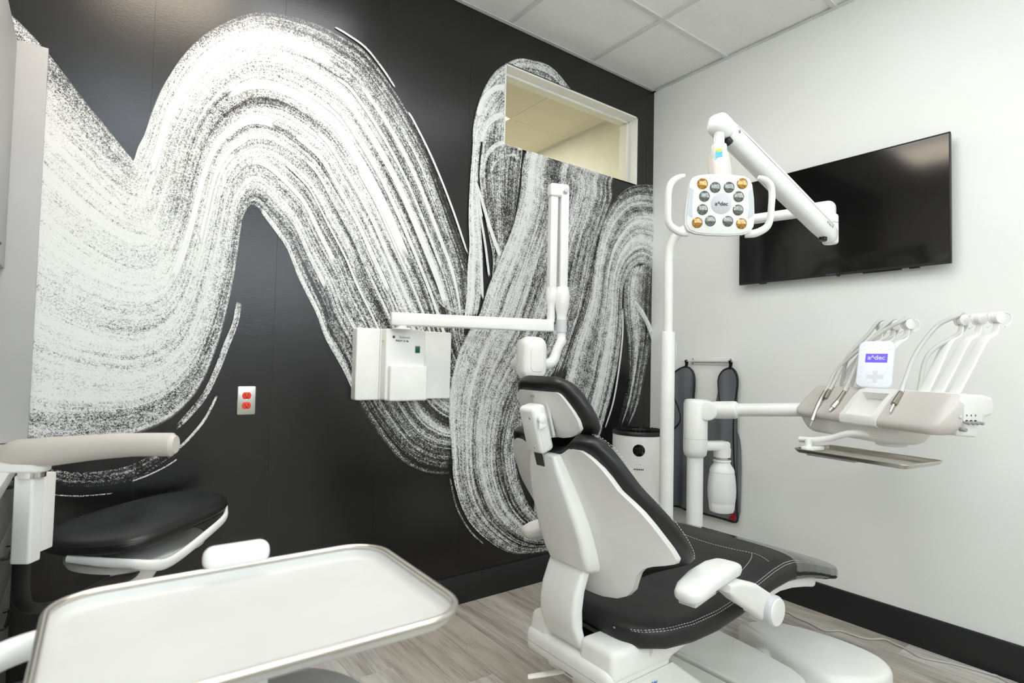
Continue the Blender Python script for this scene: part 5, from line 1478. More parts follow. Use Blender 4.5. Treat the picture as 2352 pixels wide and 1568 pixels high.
# mechanism block, release knob and steel glide
Fb = frame((1.068, YC + 0.002, 1.018), (0, 1, 0), (-0.30, 0, 1))
part('headrest_block', B().box((0, 0, 0), (0.074, 0.142, 0.052), 0.014, 4, M=Fb), 'white', chair, angle=50)
part('headrest_arm', B().box((0, 0.030, 0.034), (0.036, 0.036, 0.05), 0.008, 3, M=Fb), 'white', chair)
kn = B().lathe([(0, 0), (0.014, 0), (0.015, 0.002), (0.015, 0.010), (0.012, 0.013), (0, 0.013)], (-0.037, 0.034, -0.004), (-1, 0, 0), 24, Fb)
kn.prism([(-0.008, 0.0), (0.010, -0.002), (0.018, -0.026), (-0.012, -0.028)], 0.0, 0.010, Fb @ frame((-0.038, 0.034, -0.006), (0, 0, -1), (0, 1, 0), (-1, 0, 0)), 0.003, 2)
part('release_knob', kn, 'white', chair, angle=50)
part('block_seam', B().box((-0.0372, -0.01, -0.006), (0.001, 0.10, 0.020), M=Fb), 'shell', chair)
for (px, py) in ((-0.014, 0.040), (-0.008, -0.050)):
    part('block_screw', B().lathe([(0, 0), (0.0036, 0), (0.003, 0.0012), (0, 0.0012)], (px, py, -0.0255), (0, 0, -1), 12, Fb), 'steel', chair)
part('glide_bar', B().box((0, -0.088, -0.004), (0.042, 0.08, 0.016), 0.002, 1, M=Fb), 'steel', chair)

# --- armrests
def armrest(sgn):
    Y = lambda y: YC + sgn * (YC - y) * -1 if sgn < 0 else YC + (YC - y)
    y_of = (lambda y: y) if sgn < 0 else (lambda y: 2 * YC - y)
    P0, P1 = Vector((1.315, y_of(0.955), 0.592)), Vector((1.605, y_of(1.003), 0.602))
    d = (P1 - P0)
    Fp = frame(P0, d, (0, 0, 1))
    L = d.length
    pad = B(); rings = []
    for s, hw_, ht in ((-0.012, 0.020, 0.012), (0.0, 0.034, 0.020), (0.03, 0.043, 0.025), (0.10, 0.047, 0.027), (0.20, 0.047, 0.027), (0.26, 0.044, 0.025), (0.287, 0.036, 0.019), (0.300, 0.020, 0.010)):
        arch_ = 0.014 * math.sin(max(0, min(1, s / L)) * math.pi)
        rings.append([tuple(Fp @ Vector((s, ht * 0.9 * math.copysign(abs(math.sin(a)) ** 0.7, math.sin(a)) + arch_, hw_ * math.copysign(abs(math.cos(a)) ** 0.6, math.cos(a))))) for a in [2 * math.pi * k / 28 for k in range(28)]])
    pad.loft(rings)
    part('armrest_pad', pad, 'white_satin', chair, angle=60)
    part('armrest_underplate', B().box((0.07, -0.022, 0), (0.13, 0.014, 0.052), 0.005, 2, M=Fp), 'pale_grey', chair)
    H = Vector((1.702, y_of(0.945), 0.473))
    a0 = P0 + Vector((0.17, 0, -0.012)); a1 = H
    lk = []
    for f, wv_, hv_ in ((0.0, 0.050, 0.020), (0.25, 0.048, 0.062), (0.6, 0.042, 0.080), (0.9, 0.038, 0.084), (1.0, 0.036, 0.078)):
        c = a0.lerp(a1, f) + Vector((0, 0, 0.012 * math.sin(f * math.pi)))
        dd = (a1 - a0).normalized(); uu = Vector((-dd.z, 0, dd.x)).normalized()
        lk.append([tuple(c + uu * py + Vector((0, 1, 0)) * px) for px, py in rrect(wv_, hv_, min(wv_, hv_) * 0.3, 4)])
    part('armrest_link', B().loft(lk), 'shell', chair, angle=50)
    s = sgn
    part('armrest_hub', B().cyl((H.x, H.y + s * 0.036, H.z), (H.x, H.y - s * 0.040, H.z), 0.046, n=40, bev=0.008), 'pale_grey', chair, angle=50)
    part('hub_cap', B().cyl((H.x, H.y + s * 0.034, H.z), (H.x, H.y + s * 0.040, H.z), 0.040, n=40, bev=0.002), 'white', chair)
    part('armrest_pivot', B().cyl((H.x, H.y - s * 0.03, H.z), (H.x, YC + s * 0.20, H.z - 0.02), 0.026, n=20), 'white', chair)
armrest(-1)
armrest(1)

# ------------------------------------------------------------------ floor box beside the chair base with its hose
bx = [(2.300, 1.400), (2.415, 1.345), (2.485, 1.225), (2.512, 1.06), (2.500, 0.945), (2.452, 0.872), (2.37, 0.845), (2.27, 0.865), (2.195, 0.925), (2.160, 1.020)]
t = top('floor_box', 'low rounded white utility box on the floor beside chair base', 'floor box', (2.34, 1.10, 0))
P2 = [(p.x, p.y) for p in catmull([(q[0], q[1], 0) for q in bx + bx[:1]], 3)[:-1]]
part('cover', B().prism(P2, 0.012, 0.118, None, 0.030, 5, both=False), 'white', t, angle=60)
part('base', B().prism([(2.34 + (px - 2.34) * 0.97, 1.12 + (py - 1.12) * 0.97) for px, py in P2], 0.0, 0.014), 'grey_plastic', t)
hs = B()
n = 12
for k in range(n):
    f = k / n
    c0 = Vector((2.19, 1.265, 0.045)).lerp(Vector((2.262, 1.235, 0.050)), f)
    c1 = Vector((2.19, 1.265, 0.045)).lerp(Vector((2.262, 1.235, 0.050)), f + 0.55 / n)
    hs.cyl(c0, c1, 0.036, n=24, bev=0.0015, seg=2)
hs.cyl((2.188, 1.266, 0.045), (2.264, 1.234, 0.050), 0.033, n=24)
part('corrugated_hose', hs, 'shell', t, kind='stuff')
# cord along the white wall
cp = [(2.620, 1.800, 0.005), (2.660, 1.700, 0.005), (2.822, 1.504, 0.005), (2.809, 1.408, 0.005), (2.802, 1.340, 0.005), (2.783, 1.262, 0.005), (2.840, 1.218, 0.005), (2.846, 1.153, 0.005), (2.867, 1.104, 0.005), (2.921, 1.068, 0.005), (2.911, 1.022, 0.005), (2.902, 0.977, 0.005), (2.872, 0.909, 0.005), (2.919, 0.814, 0.005), (2.950, 0.693, 0.005), (2.934, 0.636, 0.005), (2.750, 0.250, 0.005), (2.800, -0.200, 0.005)]
solo('power_cord', B().tube(cp, 0.0048, 8, 6), 'cord', 'thin pale grey cord snaking across the floor along the white wall', 'cord', angle=80)

# ------------------------------------------------------------------ dental light on its post
LP = Vector((2.213, 1.722, 0))
t = top('dental_light', 'white overhead dental light on a jointed arm and tall post', 'dental light', LP)
part('post_base', B().cyl((LP.x, LP.y, 0.0), (LP.x, LP.y, 0.025), 0.075, n=36, bev=0.006), 'white', t)
part('lower_post', B().cyl((LP.x, LP.y, 0.02), (LP.x, LP.y, 1.372), 0.0325, n=36, bev=0.005), 'white', t)
part('post_hatch', B().prism(rrect(0.032, 0.078, 0.015, 6), 0.0, 0.0022, frame((LP.x + 0.030, LP.y - 0.014, 1.285), (0.30, 0.954, 0), (0, 0, 1)), 0.001, 2, both=False), 'white', t)
EL = Vector((2.372, 1.085, 1.858))
hd = (Vector((EL.x, EL.y, 0)) - LP).normalized()
zz = EL.z
up_path = [LP + Vector((0, 0, 1.36)), LP + Vector((0, 0, 1.60)), LP + Vector((0, 0, 1.72)), LP + hd * 0.008 + Vector((0, 0, 1.785)), LP + hd * 0.045 + Vector((0, 0, 1.838)), LP + hd * 0.10 + Vector((0, 0, zz)), LP + hd * 0.20 + Vector((0, 0, zz)), LP + hd * 0.45 + Vector((0, 0, zz)), EL + Vector((0, 0, 0))]
part('upper_tube', B().tube(up_path, 0.0215, 24, 6), 'white', t, angle=70)
# elbow
Fe = frame(EL, hd, (0, 0, 1))
el = B().box((0.0, -0.012, 0.0), (0.095, 0.085, 0.068), 0.026, 5, M=Fe)
part('elbow', el, 'white', t, angle=60)
ec = EL + hd * 0.028 + Vector((0, 0, -0.075))
part('elbow_pivot', B().cyl(ec + Vector((0, 0, 0.05)), ec + Vector((0, 0, -0.070)), 0.029, n=30, bev=0.010, seg=4), 'white', t, angle=50)
part('elbow_ring', B().cyl(ec + Vector((0, 0, 0.016)), ec + Vector((0, 0, 0.012)), 0.0293, n=30), 'print_grey', t)
# counterbalance arm
A0 = ec + Vector((-0.030, -0.010, -0.035)); A1 = Vector((1.560, 1.020, 1.962))
ad = (A1 - A0); AL2 = ad.length; ad.normalize()
su = Vector((0, 0, 1)) - ad * ad.z; su.normalize(); ss = ad.cross(su)
rg = []
for f, hh, ww in ((-0.035, 0.020, 0.018), (-0.02, 0.031, 0.026), (0.03, 0.038, 0.030), (0.12, 0.042, 0.031), (0.5, 0.042, 0.031), (0.88, 0.038, 0.030), (0.96, 0.035, 0.028), (1.01, 0.028, 0.024), (1.03, 0.016, 0.014)):
    c = A0 + ad * (AL2 * f)
    rg.append([tuple(c + su * py + ss * px) for px, py in rrect(ww * 2, hh * 2, ww * 0.85, 6)])
part('spring_arm', B().loft(rg), 'white', t, angle=60)
part('arm_seam', B().box((0, 0, 0), (AL2 * 0.9, 0.0012, 0.0012), M=frame(A0 + ad * (AL2 * 0.5) + su * 0.014 - ss * 0.0312, ad, su)), 'print_grey', t)
part('arm_seam', B().box((0, 0, 0), (AL2 * 0.9, 0.0012, 0.0012), M=frame(A0 + ad * (AL2 * 0.5) + su * 0.014 + ss * 0.0312, ad, su)), 'print_grey', t)
for sg in (-1, 1):
    for f, q in ((0.06, 0.010), (0.93, 0.008)):
        c = A0 + ad * (AL2 * f) + su * 0.004
        part('arm_screw', B().cyl(c + ss * (sg * 0.026), c + ss * (sg * 0.0318), 0.005, n=14), 'grey_plastic', t)
ro = frame(A0 + ad * (AL2 * 0.10) - ss * 0.0316 + su * 0.002, -ad, su)
logo('arm_print', 0.017, ro, 'print_grey', t)
kb = A0 + ad * (AL2 * 0.06) - su * 0.034
part('tension_knob', B().cyl(kb + su * 0.01, kb - su * 0.016, 0.015, n=24, bev=0.003).box((0, 0, 0), (0.03, 0.008, 0.02), 0.002, 2, M=frame(kb - su * 0.008, ad, su)), 'black_gloss', t)
# hanging neck and handle of the lamp head
NK = Vector((1.535, 1.010, 0))
part('top_cap', B().box((0, 0, 0), (0.075, 0.066, 0.066), 0.024, 5, M=frame((1.548, 1.014, 1.955), ad, su)), 'white', t, angle=60)
part('bumper', B().cyl((1.565, 1.005, 1.918), (1.580, 1.000, 1.905), 0.012, n=18, bev=0.003), 'black', t)
part('neck', B().cyl((NK.x, NK.y, 1.945), (NK.x, NK.y, 1.872), 0.0155, n=26), 'white', t)
part('neck_collar', B().cyl((NK.x, NK.y, 1.893), (NK.x, NK.y, 1.866), 0.0225, n=28, bev=0.004), 'white', t)
hn = B().tube([(NK.x, NK.y, 1.872), (NK.x, NK.y, 1.858), (NK.x - 0.002, NK.y - 0.002, 1.83), (NK.x - 0.012, NK.y - 0.012, 1.80), (NK.x - 0.022, NK.y - 0.02, 1.765), (NK.x - 0.03, NK.y - 0.026, 1.73)], [0.026, 0.034, 0.0385, 0.039, 0.0375, 0.036], 30, 6, flat=0.85)
part('control_handle', hn, 'taupe', t, angle=60)
tc_ = Vector((-0.80, -0.52, 0.29)).normalized()            # lamp front points to the camera side, a little up
face_n = Vector((-0.845, -0.535, 0.0)).normalized()
for k, (z, m_) in enumerate(((1.866, 'led_yellow'), (1.8545, 'led_blue'), (1.8445, 'led_blue'), (1.8345, 'led_blue'))):
    d_ = 0.0345 + (0.003 if k else 0.0) - (0.0035 if k == 0 else 0)
    c = Vector((NK.x, NK.y, z)) + face_n * d_
    part('indicator', B().prism(rrect(0.021, 0.0058, 0.0025, 4), -0.0025, 0.0012, frame(c, Vector((-face_n.y, face_n.x, 0)) * -1, (0, 0, 1))), m_, t)
# lamp head
HO = Vector((1.455, 0.952, 1.680))
hx = Vector((0.800, -0.600, 0.0)).normalized()              # to the viewer's right
hz = Vector((-0.593, -0.790, -0.10)).normalized()           # out of the lamp face
hy = hz.cross(hx).normalized()
Fhd = frame(HO, hx, hy)
def head_outline(k):
    pts = []
    for (w_, y_) in ((0.066, 0.083), (0.082, 0.076), (0.091, 0.060), (0.098, 0.020), (0.102, -0.030), (0.101, -0.060), (0.091, -0.078), (0.070, -0.086)):
        pts.append((w_ * k, y_ * k))
    top_ = [(0.035 * k, 0.0865 * k), (0.0, 0.0875 * k), (-0.035 * k, 0.0865 * k)]
    bot_ = [(-0.035 * k, -0.0895 * k), (0.0, -0.090 * k), (0.035 * k, -0.0895 * k)]
    loop = pts[::-1] and list(reversed(pts))
    loop = list(reversed(pts)) + top_ + [(-x, y) for x, y in pts] + bot_
    return loop
rg = []
for k, d_ in ((0.62, -0.052), (0.80, -0.046), (0.94, -0.030), (1.0, -0.012), (1.0, -0.004), (0.985, 0.0)):
    rg.append([tuple(Fhd @ Vector((x, y, d_))) for x, y in head_outline(k)])
part('lamp_housing', B().loft(rg), 'white', t, angle=60)
part('lamp_seam', B().loft([[tuple(Fhd @ Vector((x, y, d_))) for x, y in head_outline(1.004)] for d_ in (-0.0075, -0.0055)], cap=False), 'taupe', t)
part('lamp_face', B().prism([(x * 0.955, y * 0.955) for x, y in head_outline(1.0)], -0.002, 0.0035, Fhd, 0.002, 2, both=False), 'white', t, angle=50)
for sg in (-1, 1):
    part('side_inlay', B().prism([(sg * 0.079, 0.040), (sg * 0.0905, 0.046), (sg * 0.0945, 0.012), (sg * 0.0965, -0.030), (sg * 0.080, -0.041), (sg * 0.082, 0.0)], 0.003, 0.0042, Fhd), 'pale_grey', t)
lens = [(-0.0555, 0.057, 'lens_amber'), (0.059, 0.060, 'lens_amber'), (-0.066, -0.0545, 'lens_amber'), (0.062, -0.0545, 'lens_amber'),
        (-0.0185, 0.0475, 'lens_grey'), (0.0215, 0.0485, 'lens_grey'), (-0.0485, 0.0215, 'lens_grey'), (0.0505, 0.0225, 'lens_grey'),
        (-0.0525, -0.0165, 'lens_grey'), (0.0505, -0.0155, 'lens_grey'), (-0.0285, -0.0485, 'lens_grey'), (0.0225, -0.0485, 'lens_grey')]
for x_, y_, m_ in lens:
    rim = part('lens_rim', B().lathe([(0.0172, 0.0034), (0.0180, 0.0040), (0.0172, 0.0046), (0.0158, 0.0040)], (x_, y_, 0), (0, 0, 1), 30, Fhd), 'white', t)
    part('lens', B().lathe([(0, 0.0062), (0.008, 0.0058), (0.0135, 0.0048), (0.0160, 0.0036), (0.0160, 0.003)], (x_, y_, 0), (0, 0, 1), 14, Fhd), m_, t, angle=12)
part('center_disc', B().lathe([(0, 0.0048), (0.0295, 0.0048), (0.0302, 0.0044), (0.0306, 0.0030)], (0.0015, 0.002, 0), (0, 0, 1), 40, Fhd), 'pale_grey', t, label='silver grey center disc')
logo('face_print', 0.0165, Fhd @ Matrix.Translation((0.0015, 0.001, 0.0056)), 'print_dark', t, 0.0002)
for sg in (-1, 1):
    hp = [(sg * 0.085, -0.080, -0.022), (sg * 0.112, -0.078, -0.016), (sg * 0.140, -0.062, -0.010), (sg * 0.149, -0.038, -0.006), (sg * 0.150, 0.0, -0.004), (sg * 0.150, 0.036, -0.004), (sg * 0.143, 0.060, -0.002), (sg * 0.126, 0.074, 0.000), (sg * 0.106, 0.080, 0.001)]
    part('grab_handle', B().tube([tuple(Fhd @ Vector(p)) for p in hp], [0.012, 0.0115, 0.0105, 0.0095, 0.0092, 0.0095, 0.0095, 0.0085, 0.0055], 18, 6), 'white', t, angle=60)

# ------------------------------------------------------------------ delivery unit
DP = Vector((2.378, 1.682, 0))
t = top('delivery_unit', 'white dental delivery unit with handpiece whips and small control display', 'delivery unit', DP)
part('post_base', B().cyl((DP.x, DP.y, 0), (DP.x, DP.y, 0.02), 0.085, n=36, bev=0.006), 'white', t)
part('post', B().cyl((DP.x, DP.y, 0.015), (DP.x, DP.y, 0.80), 0.038, n=36), 'white', t)
part('post_hub', B().lathe([(0, 0.77), (0.036, 0.77), (0.052, 0.785), (0.0565, 0.81), (0.0565, 0.862)], (DP.x, DP.y, 0), n=40), 'white', t, angle=50)
part('post_sleeve', B().lathe([(0.0565, 0.8635), (0.0565, 1.03), (0.050, 1.048), (0.035, 1.052), (0, 1.052)], (DP.x, DP.y, 0), n=40), 'white', t, angle=50)
part('hub_seam', B().lathe([(0.0555, 0.8615), (0.0555, 0.864)], (DP.x, DP.y, 0), n=40), 'print_grey', t)
# bottle bracket and bottle
bd_ = Vector((0.93, -0.37, 0)).normalized()
BT = DP + bd_ * 0.150
Fk = frame(DP + Vector((0, 0, 0.822)), bd_, (0, 0, 1))
part('bottle_bracket', B().box((0.095, 0.004, 0), (0.17, 0.044, 0.070), 0.016, 4, M=Fk).cyl((BT.x, BT.y, 0.770), (BT.x, BT.y, 0.812), 0.040, 0.042, n=30), 'white', t, angle=50)
part('bottle_neck', B().cyl((BT.x, BT.y, 0.750), (BT.x, BT.y, 0.775), 0.027, n=26), 'taupe', t)
part('bottle_collar', B().lathe([(0.029, 0.757), (0.042, 0.755), (0.043, 0.750), (0.038, 0.746), (0.040, 0.737), (0.052, 0.720), (0.058, 0.707), (0.059, 0.698), (0.056, 0.696)], (BT.x, BT.y, 0), n=40), 'white', t, angle=50)
part('bottle_body', B().lathe([(0.056, 0.705), (0.061, 0.68), (0.065, 0.645), (0.0665, 0.61), (0.0655, 0.578), (0.062, 0.553), (0.059, 0.543)], (BT.x, BT.y, 0), n=40), 'bottle', t, angle=70, label='milky water bottle')
part('bottle_water', B().lathe([(0, 0.605), (0.0630, 0.605), (0.0630, 0.580), (0.0590, 0.553), (0.050, 0.548), (0, 0.548)], (BT.x, BT.y, 0), n=32), 'water', t)
part('bottle_base', B().lathe([(0.0605, 0.556), (0.0612, 0.548), (0.057, 0.516), (0.054, 0.507), (0.046, 0.504), (0, 0.504)], (BT.x, BT.y, 0), n=40), 'white', t, angle=50)
for k in range(24):
    a = 2 * math.pi * k / 24
    part('base_rib', B().tube([(BT.x + 0.0595 * math.cos(a), BT.y + 0.0595 * math.sin(a), 0.539), (BT.x + 0.0568 * math.cos(a + 0.09), BT.y + 0.0568 * math.sin(a + 0.09), 0.516)], 0.0015, 5, smooth=False), 'white', t)
# swing arm
wv = Vector((-0.454, -0.891, 0)); fr = Vector((-0.891, 0.454, 0)); FL = Vector((2.518, 1.251, 0))
def H(s, f, z):
    """point on the control head: s along its width from the far end, f towards its front, z height"""
    return FL + wv * s + fr * f + Vector((0, 0, z))
aj = Vector((DP.x + 0.035, DP.y - 0.030, 1.000))
ae = H(-0.01, -0.06, 1.030)
ad3 = (ae - aj).normalized()
part('arm_knuckle', B().cyl(aj + Vector((-0.045, -0.075, 0)) * 0.2 + Vector((-0.035, -0.026, 0)), aj + Vector((0.07, 0.045, 0)), 0.047, n=36, bev=0.008), 'white', t, angle=50)
part('arm_socket', B().tube([aj + ad3 * 0.02, aj + ad3 * 0.06, aj + ad3 * 0.135, aj + ad3 * 0.15], [0.040, 0.042, 0.042, 0.034], 28, 4), 'white', t, angle=50)
part('swing_arm', B().tube([aj + ad3 * 0.05, ae], 0.0305, 30, smooth=False), 'white', t)
# control head: warm grey wings either side of a white middle
def wing(s0, s1, e0, e1):
    rg = []
    R = 0.042
    ss_ = [s0 + R * (1 - math.cos(a * math.pi / 14)) for a in range(8)] if e0 else [s0]
    ss_ += [s0 + (s1 - s0) * k / 8 for k in range(1, 8) if s0 + R < s0 + (s1 - s0) * k / 8 < s1 - R]
    ss_ += [s1 - R * (1 - math.cos(a * math.pi / 14)) for a in range(7, -1, -1)] if e1 else [s1]
    for s in ss_:
        k = 1.0
        if e0 and s < s0 + R: k = min(k, math.sqrt(max(0.0, 1 - (1 - (s - s0) / R) ** 2)))
        if e1 and s > s1 - R: k = min(k, math.sqrt(max(0.0, 1 - (1 - (s1 - s) / R) ** 2)))
        k = 0.30 + 0.70 * k
        cf, cz = -0.060, 1.060
        rg.append([tuple(H(s, cf + (p - cf) * (0.45 + 0.55 * k), cz + (q - cz) * k)) for p, q in ((-0.125, 1.128), (-0.118, 1.137), (-0.095, 1.138), (-0.072, 1.117), (-0.05, 1.096), (-0.03, 1.072), (-0.012, 1.050), (0.002, 1.034), (0.006, 1.022), (0.003, 1.008), (-0.008, 1.001), (-0.06, 0.998), (-0.12, 1.002))])
    return B().loft(rg)
part('wing_panel', wing(-0.030, 0.249, True, False), 'taupe', t, angle=50)
part('wing_panel', wing(0.428, 0.668, False, True), 'taupe', t, angle=50)
cm = B()
prof = [(-0.125, 1.128), (-0.118, 1.140), (-0.095, 1.141), (-0.05, 1.100), (-0.012, 1.054), (0.004, 1.038), (0.009, 1.024), (0.006, 1.006), (-0.006, 0.998), (-0.06, 0.996), (-0.12, 1.0)]
def band(s0, s1, pr=prof):
    return [[tuple(H(s, p, q)) for p, q in pr] for s in (s0, s1)]
cm.loft(band(0.249, 0.275)); 
part('center_side', cm, 'white', t, angle=35)
part('center_side', B().loft(band(0.402, 0.428)), 'white', t, angle=35)
part('center_brow', B().loft(band(0.275, 0.402, [(-0.125, 1.128), (-0.118, 1.140), (-0.095, 1.141), (-0.076, 1.124), (-0.090, 1.10), (-0.12, 1.09)])), 'white', t, angle=35)
part('center_lip', B().loft(band(0.275, 0.402, [(-0.030, 1.036), (-0.016, 1.046), (0.004, 1.038), (0.009, 1.024), (0.006, 1.006), (-0.006, 0.998), (-0.06, 0.996), (-0.06, 1.02)])), 'white', t, angle=35)
part('grip_recess', B().loft(band(0.275, 0.402, [(-0.12, 1.10), (-0.100, 1.108), (-0.070, 1.050), (-0.045, 1.030), (-0.045, 1.005), (-0.12, 1.0)])), 'shell', t, angle=35)
# back housing, side with control toggles, belly
part('back_housing', B().box((0, 0, 0), (0.62, 0.095, 0.075), 0.024, 4, M=frame(H(0.310, -0.165, 1.100), wv, fr, (0, 0, 1))), 'white', t, angle=50)
sd = part('side_cap', B().prism([(-0.235, 1.09), (-0.225, 1.128), (-0.19, 1.136), (-0.125, 1.136), (-0.100, 1.120), (-0.085, 1.085), (-0.078, 1.04), (-0.09, 1.000), (-0.16, 0.995), (-0.185, 1.03), (-0.19, 1.06), (-0.22, 1.068)], 0.0, 0.075, frame(FL + wv * 0.588, fr, (0, 0, 1), wv), 0.010, 3), 'shell', t, angle=45)
for k in range(4):
    c = H(0.661, -0.104 - 0.017 * k, 1.048)
    part('toggle', B().tube([c, c + wv * 0.010 + Vector((0, 0, -0.002)), c + wv * 0.024 + Vector((0, 0, -0.004)), c + wv * 0.030 + Vector((0, 0, -0.004))], [0.0028, 0.0036, 0.0058, 0.0035], 12, 4), 'grey_plastic', t)
    part('toggle_ring', B().cyl(c, c + wv * 0.003, 0.0055, n=16), 'black', t)
    part('toggle_print', B().box((0, 0, 0), (0.0008, 0.003, 0.006), M=frame(H(0.6640, -0.104 - 0.017 * k, 1.068), wv, fr, (0, 0, 1))), 'print_dark', t)
part('side_knob', B().cyl(H(0.650, -0.096, 1.024), H(0.684, -0.096, 1.022), 0.0065, n=16, bev=0.002), 'grey_plastic', t)
part('side_knob', B().cyl(H(0.650, -0.090, 1.062), H(0.674, -0.090, 1.062), 0.005, n=16, bev=0.002), 'pale_grey', t)
by = []
for f_, w_, z_ in ((0.0, 0.56, 1.0), (0.25, 0.55, 0.985), (0.7, 0.51, 0.956), (0.92, 0.46, 0.944), (1.0, 0.42, 0.942)):
    by.append([tuple(H(0.24 + px, -0.095 + py, z_)) for px, py in rrect(w_, 0.155 - 0.03 * f_, 0.05, 5)])
part('belly', B().loft(by), 'shell', t, angle=60)
part('arm_mount', B().cyl(H(0.395, -0.09, 1.0), H(0.395, -0.09, 0.930), 0.052, n=30, bev=0.010), 'shell', t, angle=50)
# display pad
dn = (fr * 0.62 + Vector((0, 0, 0.26)) + wv * 0.42).normalized()
dx_ = (-dn).cross(Vector((0, 0, 1))).normalized()
dy_ = dn.cross(dx_); 
if dy_.z < 0: dy_ = -dy_
Fd = frame(H(0.275, -0.130, 1.236), dx_, dy_, dn)
dpad = part('display_pad', B().prism(rrect(0.126, 0.198, 0.026, 7), -0.020, 0.0, Fd, 0.007, 3), 'cool_white', t, angle=50)
part('display_stem', B().box((0, 0, 0), (0.06, 0.05, 0.03), 0.008, 2, M=frame(H(0.275, -0.145, 1.138), wv, fr, (0, 0, 1))), 'white', t)
part('screen', B().prism(rrect(0.076, 0.037, 0.001, 2, 0.004, 0.024), -0.001, 0.0008, Fd), 'screen', dpad, label='glowing violet screen')
logo('screen_print', 0.026, Fd @ Matrix.Translation((0.004, 0.025, 0.0014)), 'pale_grey', dpad, 0.0006)
part('arrow_pad', B().box((0.005, -0.054, 0.0), (0.058, 0.016, 0.0012), M=Fd).box((0.005, -0.054, 0.0), (0.016, 0.050, 0.0014), M=Fd), 'faint_print', dpad)
marks = B()
for (r_, ys) in enumerate((0.078, 0.060)):
    for c_ in range(4):
        part('key_mark', B().box((-0.042 + 0.029 * c_, ys, 0.0), (0.006, 0.003, 0.001), M=Fd), 'faint_print', dpad)
for c_ in range(4):
    part('key_mark', B().box((-0.044 + 0.029 * c_, -0.018, 0.0), (0.007, 0.0018, 0.001), M=Fd), 'faint_print', dpad)
for (px, py) in ((-0.044, -0.035), (-0.044, -0.055), (-0.016, -0.035), (0.042, -0.035), (0.042, -0.078), (-0.018, -0.078), (-0.044, -0.075)):
    part('key_mark', B().box((px, py, 0.0), (0.007, 0.0018, 0.001), M=Fd), 'faint_print', dpad)
# handpiece whips: flat arms ending in rollers
def whip(s_base, s_top):
    a = H(s_base, -0.145, 1.115); b_ = H(s_top - 0.01, -0.250, 1.318); c = H(s_top, -0.285, 1.345); d = H(s_top, -0.298, 1.385)
    w = part('whip_arm', B().tube([a, a.lerp(b_, 0.5), b_, c, d], [0.023, 0.022, 0.021, 0.015, 0.011], 14, 5, flat=0.2, upv=wv), 'white', t, angle=60)
    pc = H(s_top, -0.298, 1.400)
    part('roller', B().cyl(pc - wv * 0.010, pc + wv * 0.010, 0.017, n=26, bev=0.005), 'white', w, angle=50)
    for sg in (-1, 1):
        q = pc + wv * (sg * 0.0125)
        part('roller_cheek', B().cyl(q - wv * 0.0025, q + wv * 0.0025, 0.021, n=26, bev=0.001), 'white', w)
    part('roller_guard', B().tube([pc + wv * 0.019 + fr * -0.010 + Vector((0, 0, 0.018)), pc + wv * 0.021 + fr * -0.030 + Vector((0, 0, 0.010)), pc + wv * 0.021 + fr * -0.032 + Vector((0, 0, -0.015)), pc + wv * 0.019 + fr * -0.010 + Vector((0, 0, -0.032))], 0.0028, 8, 4), 'white', w)
    return pc
tops = []
for sb, st_ in ((0.030, 0.128), (0.085, 0.190), (0.145, 0.258), (0.470, 0.490), (0.525, 0.556), (0.585, 0.618)):
    tops.append(whip(sb, st_))
def hose(pc, mid, end, back_s):
    """supply hose over the roller: front run to the handpiece, rear run back to the housing"""
    upz = Vector((0, 0, 1))
    pts = [end] + mid + [pc + fr * 0.022 + upz * 0.014, pc + upz * 0.026, pc - fr * 0.020 + upz * 0.012, pc - fr * 0.016 - upz * 0.020, pc + fr * 0.02 - upz * 0.055, H(back_s, -0.19, 1.27), H(back_s - 0.01, -0.16, 1.135)]
    part('hose', B().tube(pts, 0.0076, 12, 6), 'tubing', t, angle=70)
hose(tops[0], [H(0.098, -0.09, 1.15), H(0.090, -0.17, 1.27), H(0.115, -0.245, 1.365)], H(0.106, -0.065, 1.122), 0.07)
hose(tops[1], [H(0.180, -0.095, 1.16), H(0.165, -0.16, 1.26), H(0.175, -0.235, 1.365)], H(0.190, -0.066, 1.121), 0.13)
hose(tops[2], [H(0.085, -0.08, 1.14), H(0.085, -0.13, 1.22), H(0.19, -0.225, 1.36)], H(0.092, -0.056, 1.116), 0.19)
hose(tops[3], [H(0.440, -0.105, 1.17), H(0.430, -0.16, 1.27), H(0.445, -0.235, 1.375)], H(0.452, -0.078, 1.132), 0.455)
def piece(name, pts, radii, mat, lab=None):
    part(name, B().tube(pts, radii, 20, 4, smooth=len(pts) > 2), mat, t, label=lab, angle=35)
piece('hose_coupler', [H(0.106, -0.065, 1.122), H(0.119, -0.035, 1.088)], [0.0085, 0.0085], 'nickel', 'open nickel coupler')
piece('hose_coupler', [H(0.190, -0.066, 1.121), H(0.199, -0.026, 1.078)], [0.0078, 0.0092], 'nickel', 'nickel coupler')
piece('handpiece_motor', [H(0.198, -0.028, 1.080), H(0.196, -0.006, 1.055)], [0.0105, 0.0105], 'steel')
piece('motor_tip', [H(0.196, -0.006, 1.055), H(0.192, 0.004, 1.042)], [0.0062, 0.0062], 'chrome')
piece('air_syringe', [H(0.092, -0.056, 1.116), H(0.105, -0.021, 1.075), H(0.109, 0.002, 1.036), H(0.112, 0.021, 0.994)], [0.0085, 0.0095, 0.0085, 0.010], 'steel', 'slim steel syringe body')
piece('syringe_tip', [H(0.112, 0.021, 0.994), H(0.110, 0.028, 0.972)], [0.0048, 0.0042], 'chrome')
piece('hose_coupler', [H(0.452, -0.078, 1.132), H(0.466, -0.034, 1.089)], [0.0085, 0.0110], 'nickel', 'nickel coupler')
piece('coupler_tip', [H(0.466, -0.034, 1.089), H(0.474, -0.011, 1.061)], [0.0055, 0.0040], 'chrome')
